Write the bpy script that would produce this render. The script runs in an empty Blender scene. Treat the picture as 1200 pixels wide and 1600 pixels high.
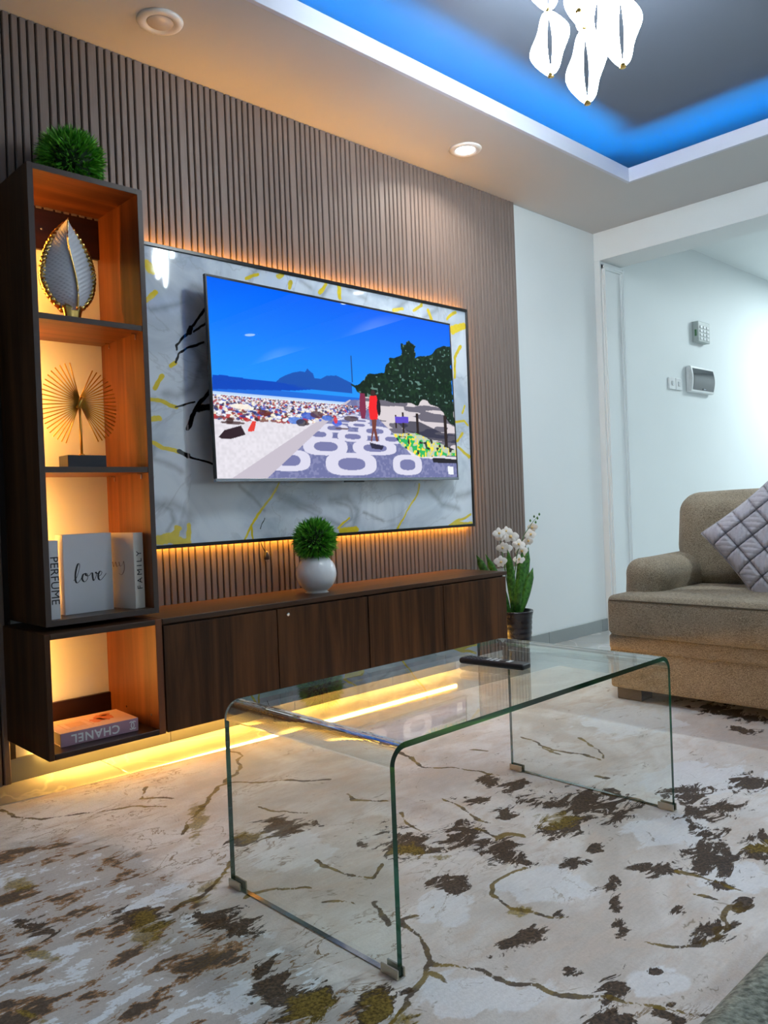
import bpy, bmesh, math, random
import numpy as np
from mathutils import Vector, Matrix

random.seed(7)
RNG = np.random.default_rng(11)
SC = bpy.context.scene
COL = SC.collection

# ------------------------------------------------------------------ camera
cam_d = bpy.data.cameras.new('camera')
cam = bpy.data.objects.new('camera', cam_d)
COL.objects.link(cam)
cam_d.sensor_fit = 'VERTICAL'
cam_d.sensor_height = 36.0
cam_d.lens = 1266.47 / 1600.0 * 36.0
cam_d.clip_start = 0.02
_r = Vector((0.72046, -0.69243, -0.03846))
_u = Vector((0.03480, -0.01929, 0.99921))
_f = Vector((0.69262, 0.72123, -0.01021))
M = Matrix.Identity(4)
for i in range(3):
    M[i][0] = _r[i]; M[i][1] = _u[i]; M[i][2] = -_f[i]
M.translation = (0.0, -2.8298, 0.8869)
cam.matrix_world = M
SC.camera = cam

# ------------------------------------------------------------------ view, world
SC.view_settings.view_transform = 'Standard'
SC.view_settings.look = 'None'
SC.view_settings.gamma = 1.0
SC.view_settings.use_curve_mapping = False
SC.view_settings.exposure = 0.35
W = bpy.data.worlds.new('world'); SC.world = W; W.use_nodes = True
W.node_tree.nodes['Background'].inputs[0].default_value = (0.6, 0.75, 1.0, 1)
W.node_tree.nodes['Background'].inputs[1].default_value = 0.05
cy = SC.cycles
cy.max_bounces = 10; cy.diffuse_bounces = 5; cy.glossy_bounces = 4
cy.transmission_bounces = 6; cy.transparent_max_bounces = 16
cy.caustics_reflective = False; cy.caustics_refractive = False
cy.sample_clamp_indirect = 4.0
cy.use_denoising = True

# lamp strengths (the lamps themselves are built with their fittings further down)
P_DOWN = 12.0         # watts of one lit downlight
E_CHAND = 66.0        # chandelier ribbon radiance
E_COVE = 66.0
E_STRIP = 125.0        # warm strips
E_PANEL = 85.0
E_UNDER = 135.0
COOL = (0.80, 0.93, 1.0)
WARM = (1.0, 0.43, 0.075)

# ------------------------------------------------------------------ node helpers
def new_mat(name):
    m = bpy.data.materials.new(name); m.use_nodes = True
    nt = m.node_tree; nt.nodes.clear()
    out = nt.nodes.new('ShaderNodeOutputMaterial')
    return m, nt, out

def node(nt, typ, **kw):
    n = nt.nodes.new(typ)
    for k, v in kw.items():
        setattr(n, k, v)
    return n

def setin(nt, sock, v):
    if isinstance(v, bpy.types.NodeSocket):
        nt.links.new(v, sock)
    elif isinstance(v, (tuple, list)) and len(v) == 3 and sock.type == 'RGBA':
        sock.default_value = (*v, 1)
    else:
        sock.default_value = v

def mth(nt, op, a, b=None, c=None, clamp=False):
    n = node(nt, 'ShaderNodeMath', operation=op, use_clamp=clamp)
    setin(nt, n.inputs[0], a)
    if b is not None: setin(nt, n.inputs[1], b)
    if c is not None: setin(nt, n.inputs[2], c)
    return n.outputs[0]

def mixc(nt, fac, a, b):
    n = node(nt, 'ShaderNodeMix', data_type='RGBA')
    setin(nt, n.inputs[0], fac); setin(nt, n.inputs[6], a); setin(nt, n.inputs[7], b)
    return n.outputs[2]

def sstep(nt, x, lo, hi):
    n = node(nt, 'ShaderNodeMapRange', interpolation_type='SMOOTHSTEP')
    setin(nt, n.inputs[0], x); n.inputs[1].default_value = lo; n.inputs[2].default_value = hi
    return n.outputs[0]

def pos(nt, scale=(1, 1, 1), kind='Position', rot=(0, 0, 0)):
    if kind == 'Position':
        s = node(nt, 'ShaderNodeNewGeometry').outputs['Position']
    else:
        s = node(nt, 'ShaderNodeTexCoord').outputs[kind]
    m = node(nt, 'ShaderNodeMapping'); m.inputs['Scale'].default_value = scale
    m.inputs['Rotation'].default_value = rot
    nt.links.new(s, m.inputs[0])
    return m.outputs[0]

def noise(nt, vec, scale, detail=3, rough=0.5, dist=0.0):
    n = node(nt, 'ShaderNodeTexNoise')
    nt.links.new(vec, n.inputs['Vector'])
    n.inputs['Scale'].default_value = scale; n.inputs['Detail'].default_value = detail
    n.inputs['Roughness'].default_value = rough; n.inputs['Distortion'].default_value = dist
    return n.outputs['Fac']

def bump(nt, h, strength, dist=0.01):
    b = node(nt, 'ShaderNodeBump'); b.inputs['Strength'].default_value = strength
    b.inputs['Distance'].default_value = dist
    nt.links.new(h, b.inputs['Height'])
    return b.outputs[0]

def princ(nt, out, color, rough=0.5, metal=0.0, spec=0.5, coat=0.0, normal=None, sheen=0.0):
    b = node(nt, 'ShaderNodeBsdfPrincipled')
    setin(nt, b.inputs['Base Color'], color); setin(nt, b.inputs['Roughness'], rough)
    b.inputs['Metallic'].default_value = metal; b.inputs['Specular IOR Level'].default_value = spec
    b.inputs['Coat Weight'].default_value = coat; b.inputs['Coat Roughness'].default_value = 0.04
    b.inputs['Sheen Weight'].default_value = sheen
    if normal is not None: nt.links.new(normal, b.inputs['Normal'])
    nt.links.new(b.outputs[0], out.inputs[0])
    return b

def sr(r, g, b):
    f = lambda c: (c / 255 / 12.92) if c / 255 <= 0.04045 else ((c / 255 + 0.055) / 1.055) ** 2.4
    return (f(r), f(g), f(b))

def plain(name, rgb, rough=0.5, metal=0.0, spec=0.5, var=0.12, vscale=25, coat=0.0, bmp=0.0, bscale=200):
    """plain coloured surface with slight procedural mottling and optional fine relief"""
    m, nt, out = new_mat(name)
    p = pos(nt)
    n = noise(nt, p, vscale, 4)
    c = mixc(nt, n, tuple(x * (1 - var) for x in rgb), tuple(min(1, x * (1 + var)) for x in rgb))
    nm = bump(nt, noise(nt, p, bscale, 2), bmp, 0.002) if bmp else None
    princ(nt, out, c, rough, metal, spec, coat, nm)
    return m

def glow(name, rgb, s):
    m, nt, out = new_mat(name)
    e = node(nt, 'ShaderNodeEmission'); setin(nt, e.inputs[0], rgb); e.inputs[1].default_value = s
    nt.links.new(e.outputs[0], out.inputs[0])
    return m

def wood(name, dark, light, axis='Z', rough=0.35, spec=0.4):
    m, nt, out = new_mat(name)
    sc = {'Z': (9, 9, 0.55), 'X': (0.55, 9, 9), 'Y': (9, 0.55, 9)}[axis]
    p = pos(nt, sc)
    n1 = noise(nt, p, 2.2, 5, 0.6, 0.6)
    n2 = noise(nt, p, 14.0, 3, 0.6, 0.2)
    f = mth(nt, 'ADD', mth(nt, 'MULTIPLY', sstep(nt, n1, 0.3, 0.72), 0.75), mth(nt, 'MULTIPLY', n2, 0.3), clamp=True)
    c = mixc(nt, f, dark, light)
    princ(nt, out, c, rough, 0, spec, 0.0, bump(nt, n2, 0.08, 0.001))
    return m

MAT = {}
MAT['wood_v'] = wood('walnut_vertical', sr(26, 14, 8), sr(92, 58, 32), 'Z', 0.42, 0.22)
MAT['wood_h'] = wood('walnut_horizontal', sr(32, 19, 12), sr(84, 56, 37), 'X')
MAT['wood_lit'] = wood('walnut_lit_vertical', sr(74, 38, 18), sr(128, 74, 38), 'Z', 0.4)  # same walnut, brighter and more orange: warm strip glow put into the colour
MAT['wood_lit_h'] = wood('walnut_lit_horizontal', sr(74, 38, 18), sr(124, 72, 36), 'X', 0.35)  # strip glow painted into the boards and top panel as well
MAT['wood_edge'] = plain('walnut_edge_band', sr(64, 50, 45), 0.4)
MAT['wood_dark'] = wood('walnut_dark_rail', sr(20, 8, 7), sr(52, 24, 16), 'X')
MAT['slat'] = None
MAT['black'] = plain('black_plastic', (0.008, 0.008, 0.011), 0.35)
MAT['blackmetal'] = plain('black_trim', (0.006, 0.005, 0.006), 0.3, 0.2)
MAT['silver'] = plain('silver_trim', (0.32, 0.34, 0.38), 0.25, 0.9)
MAT['chrome'] = plain('chrome', (0.75, 0.74, 0.70), 0.12, 1.0)
MAT['gold'] = plain('polished_gold', (0.80, 0.52, 0.16), 0.22, 1.0, var=0.2)
MAT['brass'] = plain('satin_brass', (0.62, 0.38, 0.08), 0.3, 0.9, var=0.15)
MAT['white'] = plain('white_plastic', (0.72, 0.74, 0.75), 0.35)
MAT['pot_white'] = plain('white_ceramic', (0.78, 0.80, 0.83), 0.25, var=0.03, coat=0.2)
MAT['paint'] = plain('white_wall_paint', (0.72, 0.76, 0.77), 0.55, var=0.02, vscale=3, bmp=0.04, bscale=90)
MAT['ceil'] = plain('ceiling_paint', (0.54, 0.535, 0.53), 0.6, var=0.02, vscale=3)
MAT['tray'] = plain('grey_tray_paint', (0.115, 0.135, 0.175), 0.55, var=0.04, vscale=4)
MAT['fascia'] = plain('fascia_paint', (0.58, 0.60, 0.68), 0.5, var=0.02)
MAT['grout'] = plain('grout', (0.22, 0.21, 0.2), 0.8)
MAT['blade'] = None
MAT['spark'] = glow('warm_led', WARM, E_STRIP)

def m_slat():
    m, nt, out = new_mat('taupe_slat')
    p = pos(nt, (60, 60, 1.2))
    n = noise(nt, p, 3, 3, 0.6)
    n2 = noise(nt, pos(nt, (300, 300, 20)), 2, 2)
    c = mixc(nt, n, sr(108, 95, 88), sr(132, 117, 109))
    princ(nt, out, c, 0.5, 0, 0.35, 0, bump(nt, n2, 0.12, 0.001))
    return m
MAT['slat'] = m_slat()
MAT['slat_back'] = plain('dark_groove_board', sr(38, 28, 24), 0.7)

def m_leaf(name, a, b, rough=0.4):
    m, nt, out = new_mat(name)
    n = noise(nt, pos(nt), 60, 3)
    c = mixc(nt, sstep(nt, n, 0.3, 0.7), a, b)
    princ(nt, out, c, rough, 0, 0.4)
    return m
MAT['blade'] = m_leaf('grass_blade', (0.02, 0.15, 0.008), (0.11, 0.46, 0.03))
MAT['blade2'] = m_leaf('grass_blade_light', (0.06, 0.30, 0.015), (0.26, 0.66, 0.07))
MAT['strap'] = m_leaf('strap_leaf', (0.012, 0.07, 0.008), (0.06, 0.20, 0.03), 0.3)
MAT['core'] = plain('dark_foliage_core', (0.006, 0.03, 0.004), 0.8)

def m_tile():
    m, nt, out = new_mat('polished_grey_tile')
    p = pos(nt)
    n = noise(nt, p, 2.5, 5, 0.6, 1.0); v = noise(nt, p, 1.2, 3, 0.5, 2.5)
    c = mixc(nt, n, (0.33, 0.34, 0.34), (0.50, 0.51, 0.50))
    line = sstep(nt, mth(nt, 'ABSOLUTE', mth(nt, 'SUBTRACT', v, 0.5)), 0.0, 0.02)
    c = mixc(nt, line, (0.58, 0.58, 0.56), c)
    princ(nt, out, c, 0.05, 0, 0.5, 0.25)
    return m
MAT['tile'] = m_tile()
MAT['skirt'] = plain('grey_skirting_tile', (0.26, 0.29, 0.29), 0.3, var=0.1, vscale=6)

def m_fabric(name, a, b, scale=380.0, bst=0.5):
    m, nt, out = new_mat(name)
    p = pos(nt)
    n = noise(nt, p, 9, 3); w = noise(nt, p, scale, 2)
    w2 = noise(nt, pos(nt, (1, 1, 8)), scale * 0.25, 2)
    f = mth(nt, 'ADD', mth(nt, 'MULTIPLY', w, 0.55), mth(nt, 'ADD', mth(nt, 'MULTIPLY', w2, 0.35), mth(nt, 'ADD', mth(nt, 'MULTIPLY', n, 0.10), 0.075)))
    c = mixc(nt, sstep(nt, f, 0.38, 0.78), a, b)
    princ(nt, out, c, 0.85, 0, 0.2, 0, bump(nt, w, bst, 0.003), 0.15)
    return m
MAT['sofa'] = m_fabric('taupe_weave', sr(88, 77, 60), sr(186, 172, 148))
MAT['boucle'] = m_fabric('grey_green_boucle', sr(66, 70, 62), sr(165, 168, 152), 160, 0.9)
MAT['welt'] = plain('seam_welt', sr(88, 76, 60), 0.85)

# ------------------------------------------------------------------ mesh helpers
def T(loc): return Matrix.Translation(-Vector(loc))

def link(o, parent):
    COL.objects.link(o)
    if parent is not None:
        o.parent = parent
        o.matrix_parent_inverse = T(parent.location)
    return o

def mobj(name, verts, faces, mat, parent=None, smooth=False, mats=None, fidx=None):
    me = bpy.data.meshes.new(name)
    me.from_pydata([tuple(v) for v in verts], [], faces)
    for m in (mats or [mat]): me.materials.append(m)
    if fidx is not None: me.polygons.foreach_set('material_index', fidx)
    if smooth: me.polygons.foreach_set('use_smooth', [True] * len(me.polygons))
    me.update()
    return link(bpy.data.objects.new(name, me), parent)

def bobj(name, bm, mat, parent=None, smooth=False):
    me = bpy.data.meshes.new(name); bm.normal_update(); bm.to_mesh(me); bm.free()
    me.materials.append(mat)
    if smooth: me.polygons.foreach_set('use_smooth', [True] * len(me.polygons))
    return link(bpy.data.objects.new(name, me), parent)

def bm_box(lo, hi, bev=0.0015, seg=1, xf=None):
    bm = bmesh.new()
    bmesh.ops.create_cube(bm, size=1.0)
    lo = Vector(lo); hi = Vector(hi)
    for v in bm.verts:
        v.co = Vector([(lo[i] + hi[i]) / 2 + v.co[i] * (hi[i] - lo[i]) for i in range(3)])
    if bev > 0:
        bmesh.ops.bevel(bm, geom=bm.edges[:], offset=bev, segments=seg, affect='EDGES', profile=0.5)
    if xf is not None: bmesh.ops.transform(bm, matrix=xf, verts=bm.verts[:])
    return bm

def box(name, lo, hi, mat, parent=None, bev=0.0015, seg=1, xf=None):
    return bobj(name, bm_box(lo, hi, bev, seg, xf), mat, parent)

def bm_join(bms):
    out = bmesh.new()
    for b in bms:
        me = bpy.data.meshes.new('tmp'); b.to_mesh(me); b.free()
        out.from_mesh(me); bpy.data.meshes.remove(me)
    return out

def tube_geo(path, rad, n=8, caps=True):
    """tube along a polyline; rad may be a list"""
    P = [Vector(p) for p in path]; V = []; F = []
    up = Vector((0, 0, 1))
    for i, p in enumerate(P):
        d = (P[min(i + 1, len(P) - 1)] - P[max(i - 1, 0)]).normalized()
        a = d.cross(up)
        if a.length < 1e-3: a = d.cross(Vector((1, 0, 0)))
        a.normalize(); b = d.cross(a).normalized()
        r = rad[i] if isinstance(rad, (list, tuple)) else rad
        for k in range(n):
            t = 2 * math.pi * k / n
            V.append(p + a * (r * math.cos(t)) + b * (r * math.sin(t)))
    for i in range(len(P) - 1):
        for k in range(n):
            F.append((i * n + k, i * n + (k + 1) % n, (i + 1) * n + (k + 1) % n, (i + 1) * n + k))
    if caps:
        F.append(tuple(range(n))[::-1]); F.append(tuple(range((len(P) - 1) * n, len(P) * n)))
    return V, F

def tube(name, path, rad, mat, parent=None, n=8):
    V, F = tube_geo(path, rad, n)
    return mobj(name, V, F, mat, parent, True)

def lathe_geo(prof, c, n=32, ell=(1, 1)):
    V = []; F = []
    for r, z in prof:
        for k in range(n):
            t = 2 * math.pi * k / n
            V.append((c[0] + r * math.cos(t) * ell[0], c[1] + r * math.sin(t) * ell[1], c[2] + z))
    for i in range(len(prof) - 1):
        for k in range(n):
            F.append((i * n + k, i * n + (k + 1) % n, (i + 1) * n + (k + 1) % n, (i + 1) * n + k))
    F.append(tuple(range(n))[::-1]); F.append(tuple(range((len(prof) - 1) * n, len(prof) * n)))
    return V, F

def lathe(name, prof, c, mat, parent=None, n=32, ell=(1, 1), smooth=True):
    V, F = lathe_geo(prof, c, n, ell)
    return mobj(name, V, F, mat, parent, smooth)

def merge(*geos):
    V = []; F = []
    for v, f in geos:
        o = len(V); V += list(v); F += [tuple(i + o for i in q) for q in f]
    return V, F

def rgeo(lo, hi, r, puff=(0, 0, 0), n=10, sag=0.0):
    """rounded, optionally puffed cushion block as a dense shell"""
    lo = np.array(lo, float); hi = np.array(hi, float); h = (hi - lo) / 2; c = (hi + lo) / 2
    gs = []
    for a in range(3):
        e = r / h[a]
        gs.append(np.unique(np.round(np.concatenate([np.linspace(-1, -1 + e, 5), np.linspace(-1 + e, 1 - e, n), np.linspace(1 - e, 1, 5)]), 6)))
    bm = bmesh.new()
    for a in range(3):
        b, d = [(1, 2), (2, 0), (0, 1)][a]
        for s in (-1, 1):
            U, Vv = gs[b], gs[d]
            grid = {}
            for i, x in enumerate(U):
                for j, y in enumerate(Vv):
                    q = np.zeros(3); q[a] = s; q[b] = x; q[d] = y
                    w = c + h * q
                    k = np.clip(w, lo + r, hi - r); dd = w - k; L = np.linalg.norm(dd)
                    if L > 1e-9: w = k + dd / L * r
                    for ax in range(3):
                        o = [t for t in range(3) if t != ax]
                        w[ax] += puff[ax] * q[ax] * (1 - q[o[0]] ** 2) * (1 - q[o[1]] ** 2)
                    grid[i, j] = bm.verts.new(w)
            for i in range(len(U) - 1):
                for j in range(len(Vv) - 1):
                    f = [grid[i, j], grid[i + 1, j], grid[i + 1, j + 1], grid[i, j + 1]]
                    bm.faces.new(f if s > 0 else f[::-1])
    bmesh.ops.remove_doubles(bm, verts=bm.verts[:], dist=1e-5)
    return bm

def cushion(name, lo, hi, r, mat, parent=None, puff=(0, 0, 0), n=10, xf=None):
    bm = rgeo(lo, hi, r, puff, n)
    if xf is not None: bmesh.ops.transform(bm, matrix=xf, verts=bm.verts[:])
    return bobj(name, bm, mat, parent, True)

def tag(o, label, cat, group=None):
    o['label'] = label; o['category'] = cat
    if group: o['group'] = group
    return o

def thing(name, label, cat, loc, group=None):
    o = bpy.data.objects.new(name, None); o.empty_display_size = 0.05
    COL.objects.link(o); o.location = loc
    return tag(o, label, cat, group)

def struct(o):
    o['kind'] = 'structure'; return o

def sempty(name, loc=(0, 0, 0)):
    o = bpy.data.objects.new(name, None); o.empty_display_size = 0.05
    COL.objects.link(o); o.location = loc; o['kind'] = 'structure'
    return o

def grid_mesh(name, P, mat, parent=None):
    """P: (ny, nx, 3) array -> sheet mesh"""
    ny, nx = P.shape[:2]
    me = bpy.data.meshes.new(name)
    idx = np.arange(ny * nx).reshape(ny, nx)
    q = np.stack([idx[:-1, :-1], idx[:-1, 1:], idx[1:, 1:], idx[1:, :-1]], -1).reshape(-1, 4)
    me.vertices.add(ny * nx); me.vertices.foreach_set('co', P.reshape(-1).astype(np.float32))
    me.loops.add(q.size); me.loops.foreach_set('vertex_index', q.reshape(-1).astype(np.int32))
    me.polygons.add(len(q)); me.polygons.foreach_set('loop_start', np.arange(0, q.size, 4, dtype=np.int32))
    me.polygons.foreach_set('use_smooth', np.ones(len(q), bool))
    me.update(calc_edges=True); me.validate()
    me.materials.append(mat)
    return link(bpy.data.objects.new(name, me), parent)

def vattr(o, name, rgba):
    a = o.data.attributes.new(name, 'FLOAT_COLOR', 'POINT')
    a.data.foreach_set('color', np.ascontiguousarray(rgba, dtype=np.float32).reshape(-1))

def text(name, s, size, mat, parent, mat4, ext=0.0004, bold=0.0, spacing=1.0):
    cu = bpy.data.curves.new(name, 'FONT'); cu.body = s; cu.size = size
    cu.align_x = 'CENTER'; cu.align_y = 'CENTER'; cu.extrude = ext; cu.offset = bold
    cu.resolution_u = 3; cu.space_character = spacing
    o = bpy.data.objects.new(name, cu); COL.objects.link(o)
    bpy.context.view_layer.update()
    me = bpy.data.meshes.new_from_object(o.evaluated_get(bpy.context.evaluated_depsgraph_get()))
    COL.objects.unlink(o); bpy.data.objects.remove(o)
    me.transform(mat4); me.materials.clear(); me.materials.append(mat)
    return link(bpy.data.objects.new(name, me), parent)

def frame4(x, y, loc):
    x = Vector(x); y = Vector(y); z = x.cross(y)
    m = Matrix.Identity(4)
    for i in range(3):
        m[i][0] = x[i]; m[i][1] = y[i]; m[i][2] = z[i]; m[i][3] = loc[i]
    return m

# ================================================================== SETTING
XL, XR, YF = -2.2, 9.2, -4.6      # left wall, hall end wall, wall behind the camera
H, HT = 2.6, 2.80                 # soffit height, tray / hall ceiling height
WY = 0.02                         # face of the television wall

struct(box('wall_back', (XL, WY, 0), (XR, WY + 0.15, 2.9), MAT['paint'], bev=0))
struct(box('wall_left', (XL - 0.15, YF, 0), (XL, WY, 2.9), MAT['paint'], bev=0))
struct(box('wall_front', (XL, YF - 0.15, 0), (XR, YF, 2.9), MAT['paint'], bev=0))
struct(box('wall_right', (XR, YF, 0), (XR + 0.15, WY, 2.9), MAT['paint'], bev=0))

fl = struct(box('floor', (XL - 0.2, YF - 0.2, -0.12), (XR + 0.2, WY + 0.2, -0.006), MAT['grout'], bev=0))
tm = None
TS = 0.6
ix = 0
for i in range(20):
    for j in range(8):
        x0 = -2.34 + i * TS; y0 = WY - (j + 1) * TS
        if tm is None:
            t = box('tile', (0.0015, 0.0015, -0.006), (TS - 0.0015, TS - 0.0015, 0.0), MAT['tile'], fl, 0.001)
            tm = t.data
        else:
            t = link(bpy.data.objects.new('tile', tm), fl)
        t.location = (x0, y0, 0)

# ceiling: upper slab, soffit ring with raised lip, cove strips
TX0, TX1, TY0, TY1 = 0.2, 4.11, -0.589, -3.9
ce = struct(box('ceiling', (XL, YF, HT), (XR, WY, HT + 0.08), MAT['tray'], bev=0))
SF = [((XL, TY0 + 0.02, H), (4.73, WY, H + 0.02)), ((XL, YF, H), (4.73, TY1 - 0.02, H + 0.02)),
      ((XL, TY1 - 0.02, H), (TX0 - 0.02, TY0 + 0.02, H + 0.02)), ((TX1 + 0.02, TY1 - 0.02, H), (4.73, TY0 + 0.02, H + 0.02))]
for lo, hi in SF: box('soffit_board', lo, hi, MAT['ceil'], ce, 0)
LW, LZ = 0.02, 2.675
for lo, hi in [((TX0 - LW, TY0, H - 0.0005), (TX1 + LW, TY0 + LW, LZ)), ((TX0 - LW, TY1 - LW, H - 0.0005), (TX1 + LW, TY1, LZ)),
               ((TX0 - LW, TY1, H - 0.0005), (TX0, TY0, LZ)), ((TX1, TY1, H - 0.0005), (TX1 + LW, TY0, LZ))]:
    box('tray_lip', lo, hi, MAT['fascia'], ce, 0.001)
m_blue = glow('blue_cove_led', (0.0, 0.34, 1.0), E_COVE)
CO, CZ = 0.055, 2.640
for lo, hi in [((TX0, TY0 + CO, CZ), (TX1, TY0 + CO + 0.012, CZ + 0.006)), ((TX1 + CO, TY1, CZ), (TX1 + CO + 0.012, TY0, CZ + 0.006)),
               ((TX0, TY1 - CO - 0.012, CZ), (TX1, TY1 - CO, CZ + 0.006)), ((TX0 - CO - 0.012, TY1, CZ), (TX0 - CO, TY0, CZ + 0.006))]:
    o = box('cove_led_strip', lo, hi, m_blue, ce, 0); o['label'] = 'blue light strip hidden in the ceiling cove'
box('hall_ceiling_board', (5.0, YF, HT - 0.03), (XR, WY, HT - 0.002), MAT['paint'], ce, 0)

struct(box('ceiling_beam', (4.73, YF, 2.417), (5.0, WY, HT), MAT['paint'], bev=0.002))
# pilaster with moulded frame under the beam
pil = struct(box('trim_1', (4.73, -0.022, 0.0), (5.02, WY, 2.417), MAT['paint'], bev=0.002))
def molding(lo, hi):
    # half round strip with a step
    b1 = bm_box(lo, hi, 0.002)
    lo2 = [lo[0], lo[1] - 0.008, lo[2]]; hi2 = [hi[0], lo[1] + 0.002, hi[2]]
    dx = hi[0] - lo[0]; dz = hi[2] - lo[2]
    if dx < dz: lo2[0] += 0.009; hi2[0] -= 0.009
    else: lo2[2] += 0.009; hi2[2] -= 0.009
    return bm_join([b1, bm_box(lo2, hi2, 0.004, 2)])
for lo, hi in [((4.745, -0.036, 0.16), (4.775, -0.0215, 2.395)), ((4.975, -0.036, 0.16), (5.005, -0.0215, 2.395)),
               ((4.745, -0.036, 2.365), (5.005, -0.0215, 2.395)), ((4.745, -0.036, 0.13), (5.005, -0.0215, 0.16))]:
    bobj('frame_molding', molding(lo, hi), MAT['paint'], pil)

bb = sempty('baseboard_back', (4.3, 0.015, 0))
for k in range(4):
    box('skirting_tile', (0.942 + 0.6 * k, 0.008, 0.0), (min(1.540 + 0.6 * k, 3.21), WY, 0.078), MAT['skirt'], bb, 0.001)
m_uled = glow('amber_under_led', (1.0, 0.49, 0.085), E_UNDER)
o = box('led_strip', (1.05, -0.002, 0.0785), (3.20, 0.010, 0.0925), m_uled, bb, 0.001); o['label'] = 'amber light strip on the skirting below the cabinets'
for a, b in [(3.86, 4.06), (4.06, 4.66), (4.66, 4.728)]:
    box('skirting_tile', (a + 0.001, 0.008, 0.0), (b - 0.001, WY, 0.078), MAT['skirt'], bb, 0.001)
box('skirting_tile', (4.731, -0.034, 0.0), (5.02, -0.0225, 0.078), MAT['skirt'], bb, 0.001)
for k in range(7):
    box('skirting_tile', (5.022 + 0.6 * k, 0.008, 0.0), (5.62 + 0.6 * k, WY, 0.078), MAT['skirt'], bb, 0.001)

# ------------------------------------------------------------------ slatted cladding
SHX0, SHX1 = 0.968, 1.350
XS = 3.857
clad = sempty('trim_2', (2.4, 0.0, 0.0))
clad['label'] = 'taupe vertical slat cladding on the television wall'
box('backing_board', (0.62, 0.009, 0.0), (SHX0, WY - 0.001, H - 0.001), MAT['slat_back'], clad, 0)
box('backing_board', (SHX0, 0.009, 1.955), (SHX1, WY - 0.001, H - 0.001), MAT['slat_back'], clad, 0)
box('backing_board', (SHX1, 0.009, 0.50), (XS, WY - 0.001, H - 0.001), MAT['slat_back'], clad, 0)
slat_mesh = {}
def slat(x, w, z0, z1):
    key = (round(w, 4), z0, z1)
    if key not in slat_mesh:
        d, c = 0.0125, 0.0035
        pr = [(0, 0), (0.0006, -d + c), (c, -d), (w - c, -d), (w - 0.0006, -d + c), (w, 0)]
        n = len(pr); V = [(a, b, 0) for a, b in pr] + [(a, b, z1 - z0) for a, b in pr]
        F = [(i, (i + 1) % n, n + (i + 1) % n, n + i) for i in range(n)] + [tuple(range(n))[::-1], tuple(range(n, 2 * n))]
        me = bpy.data.meshes.new('slat'); me.from_pydata(V, [], F); me.materials.append(MAT['slat']); me.update()
        slat_mesh[key] = me
    o = link(bpy.data.objects.new('slat', slat_mesh[key]), clad)
    o.location = (x, 0.0115, z0)
x = XS; k = 0
while x > 0.64:
    wide = (k % 6 == 5)
    pitch = 0.0400 if wide else 0.0283
    x -= pitch
    w = pitch - 0.0048
    xc = x + w / 2
    if xc > SHX1 + 0.012: z0 = 0.50
    elif xc > SHX0 - 0.012: z0 = 1.955
    else: z0 = 0.0
    slat(x, w, z0, H - 0.001)
    k += 1

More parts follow.
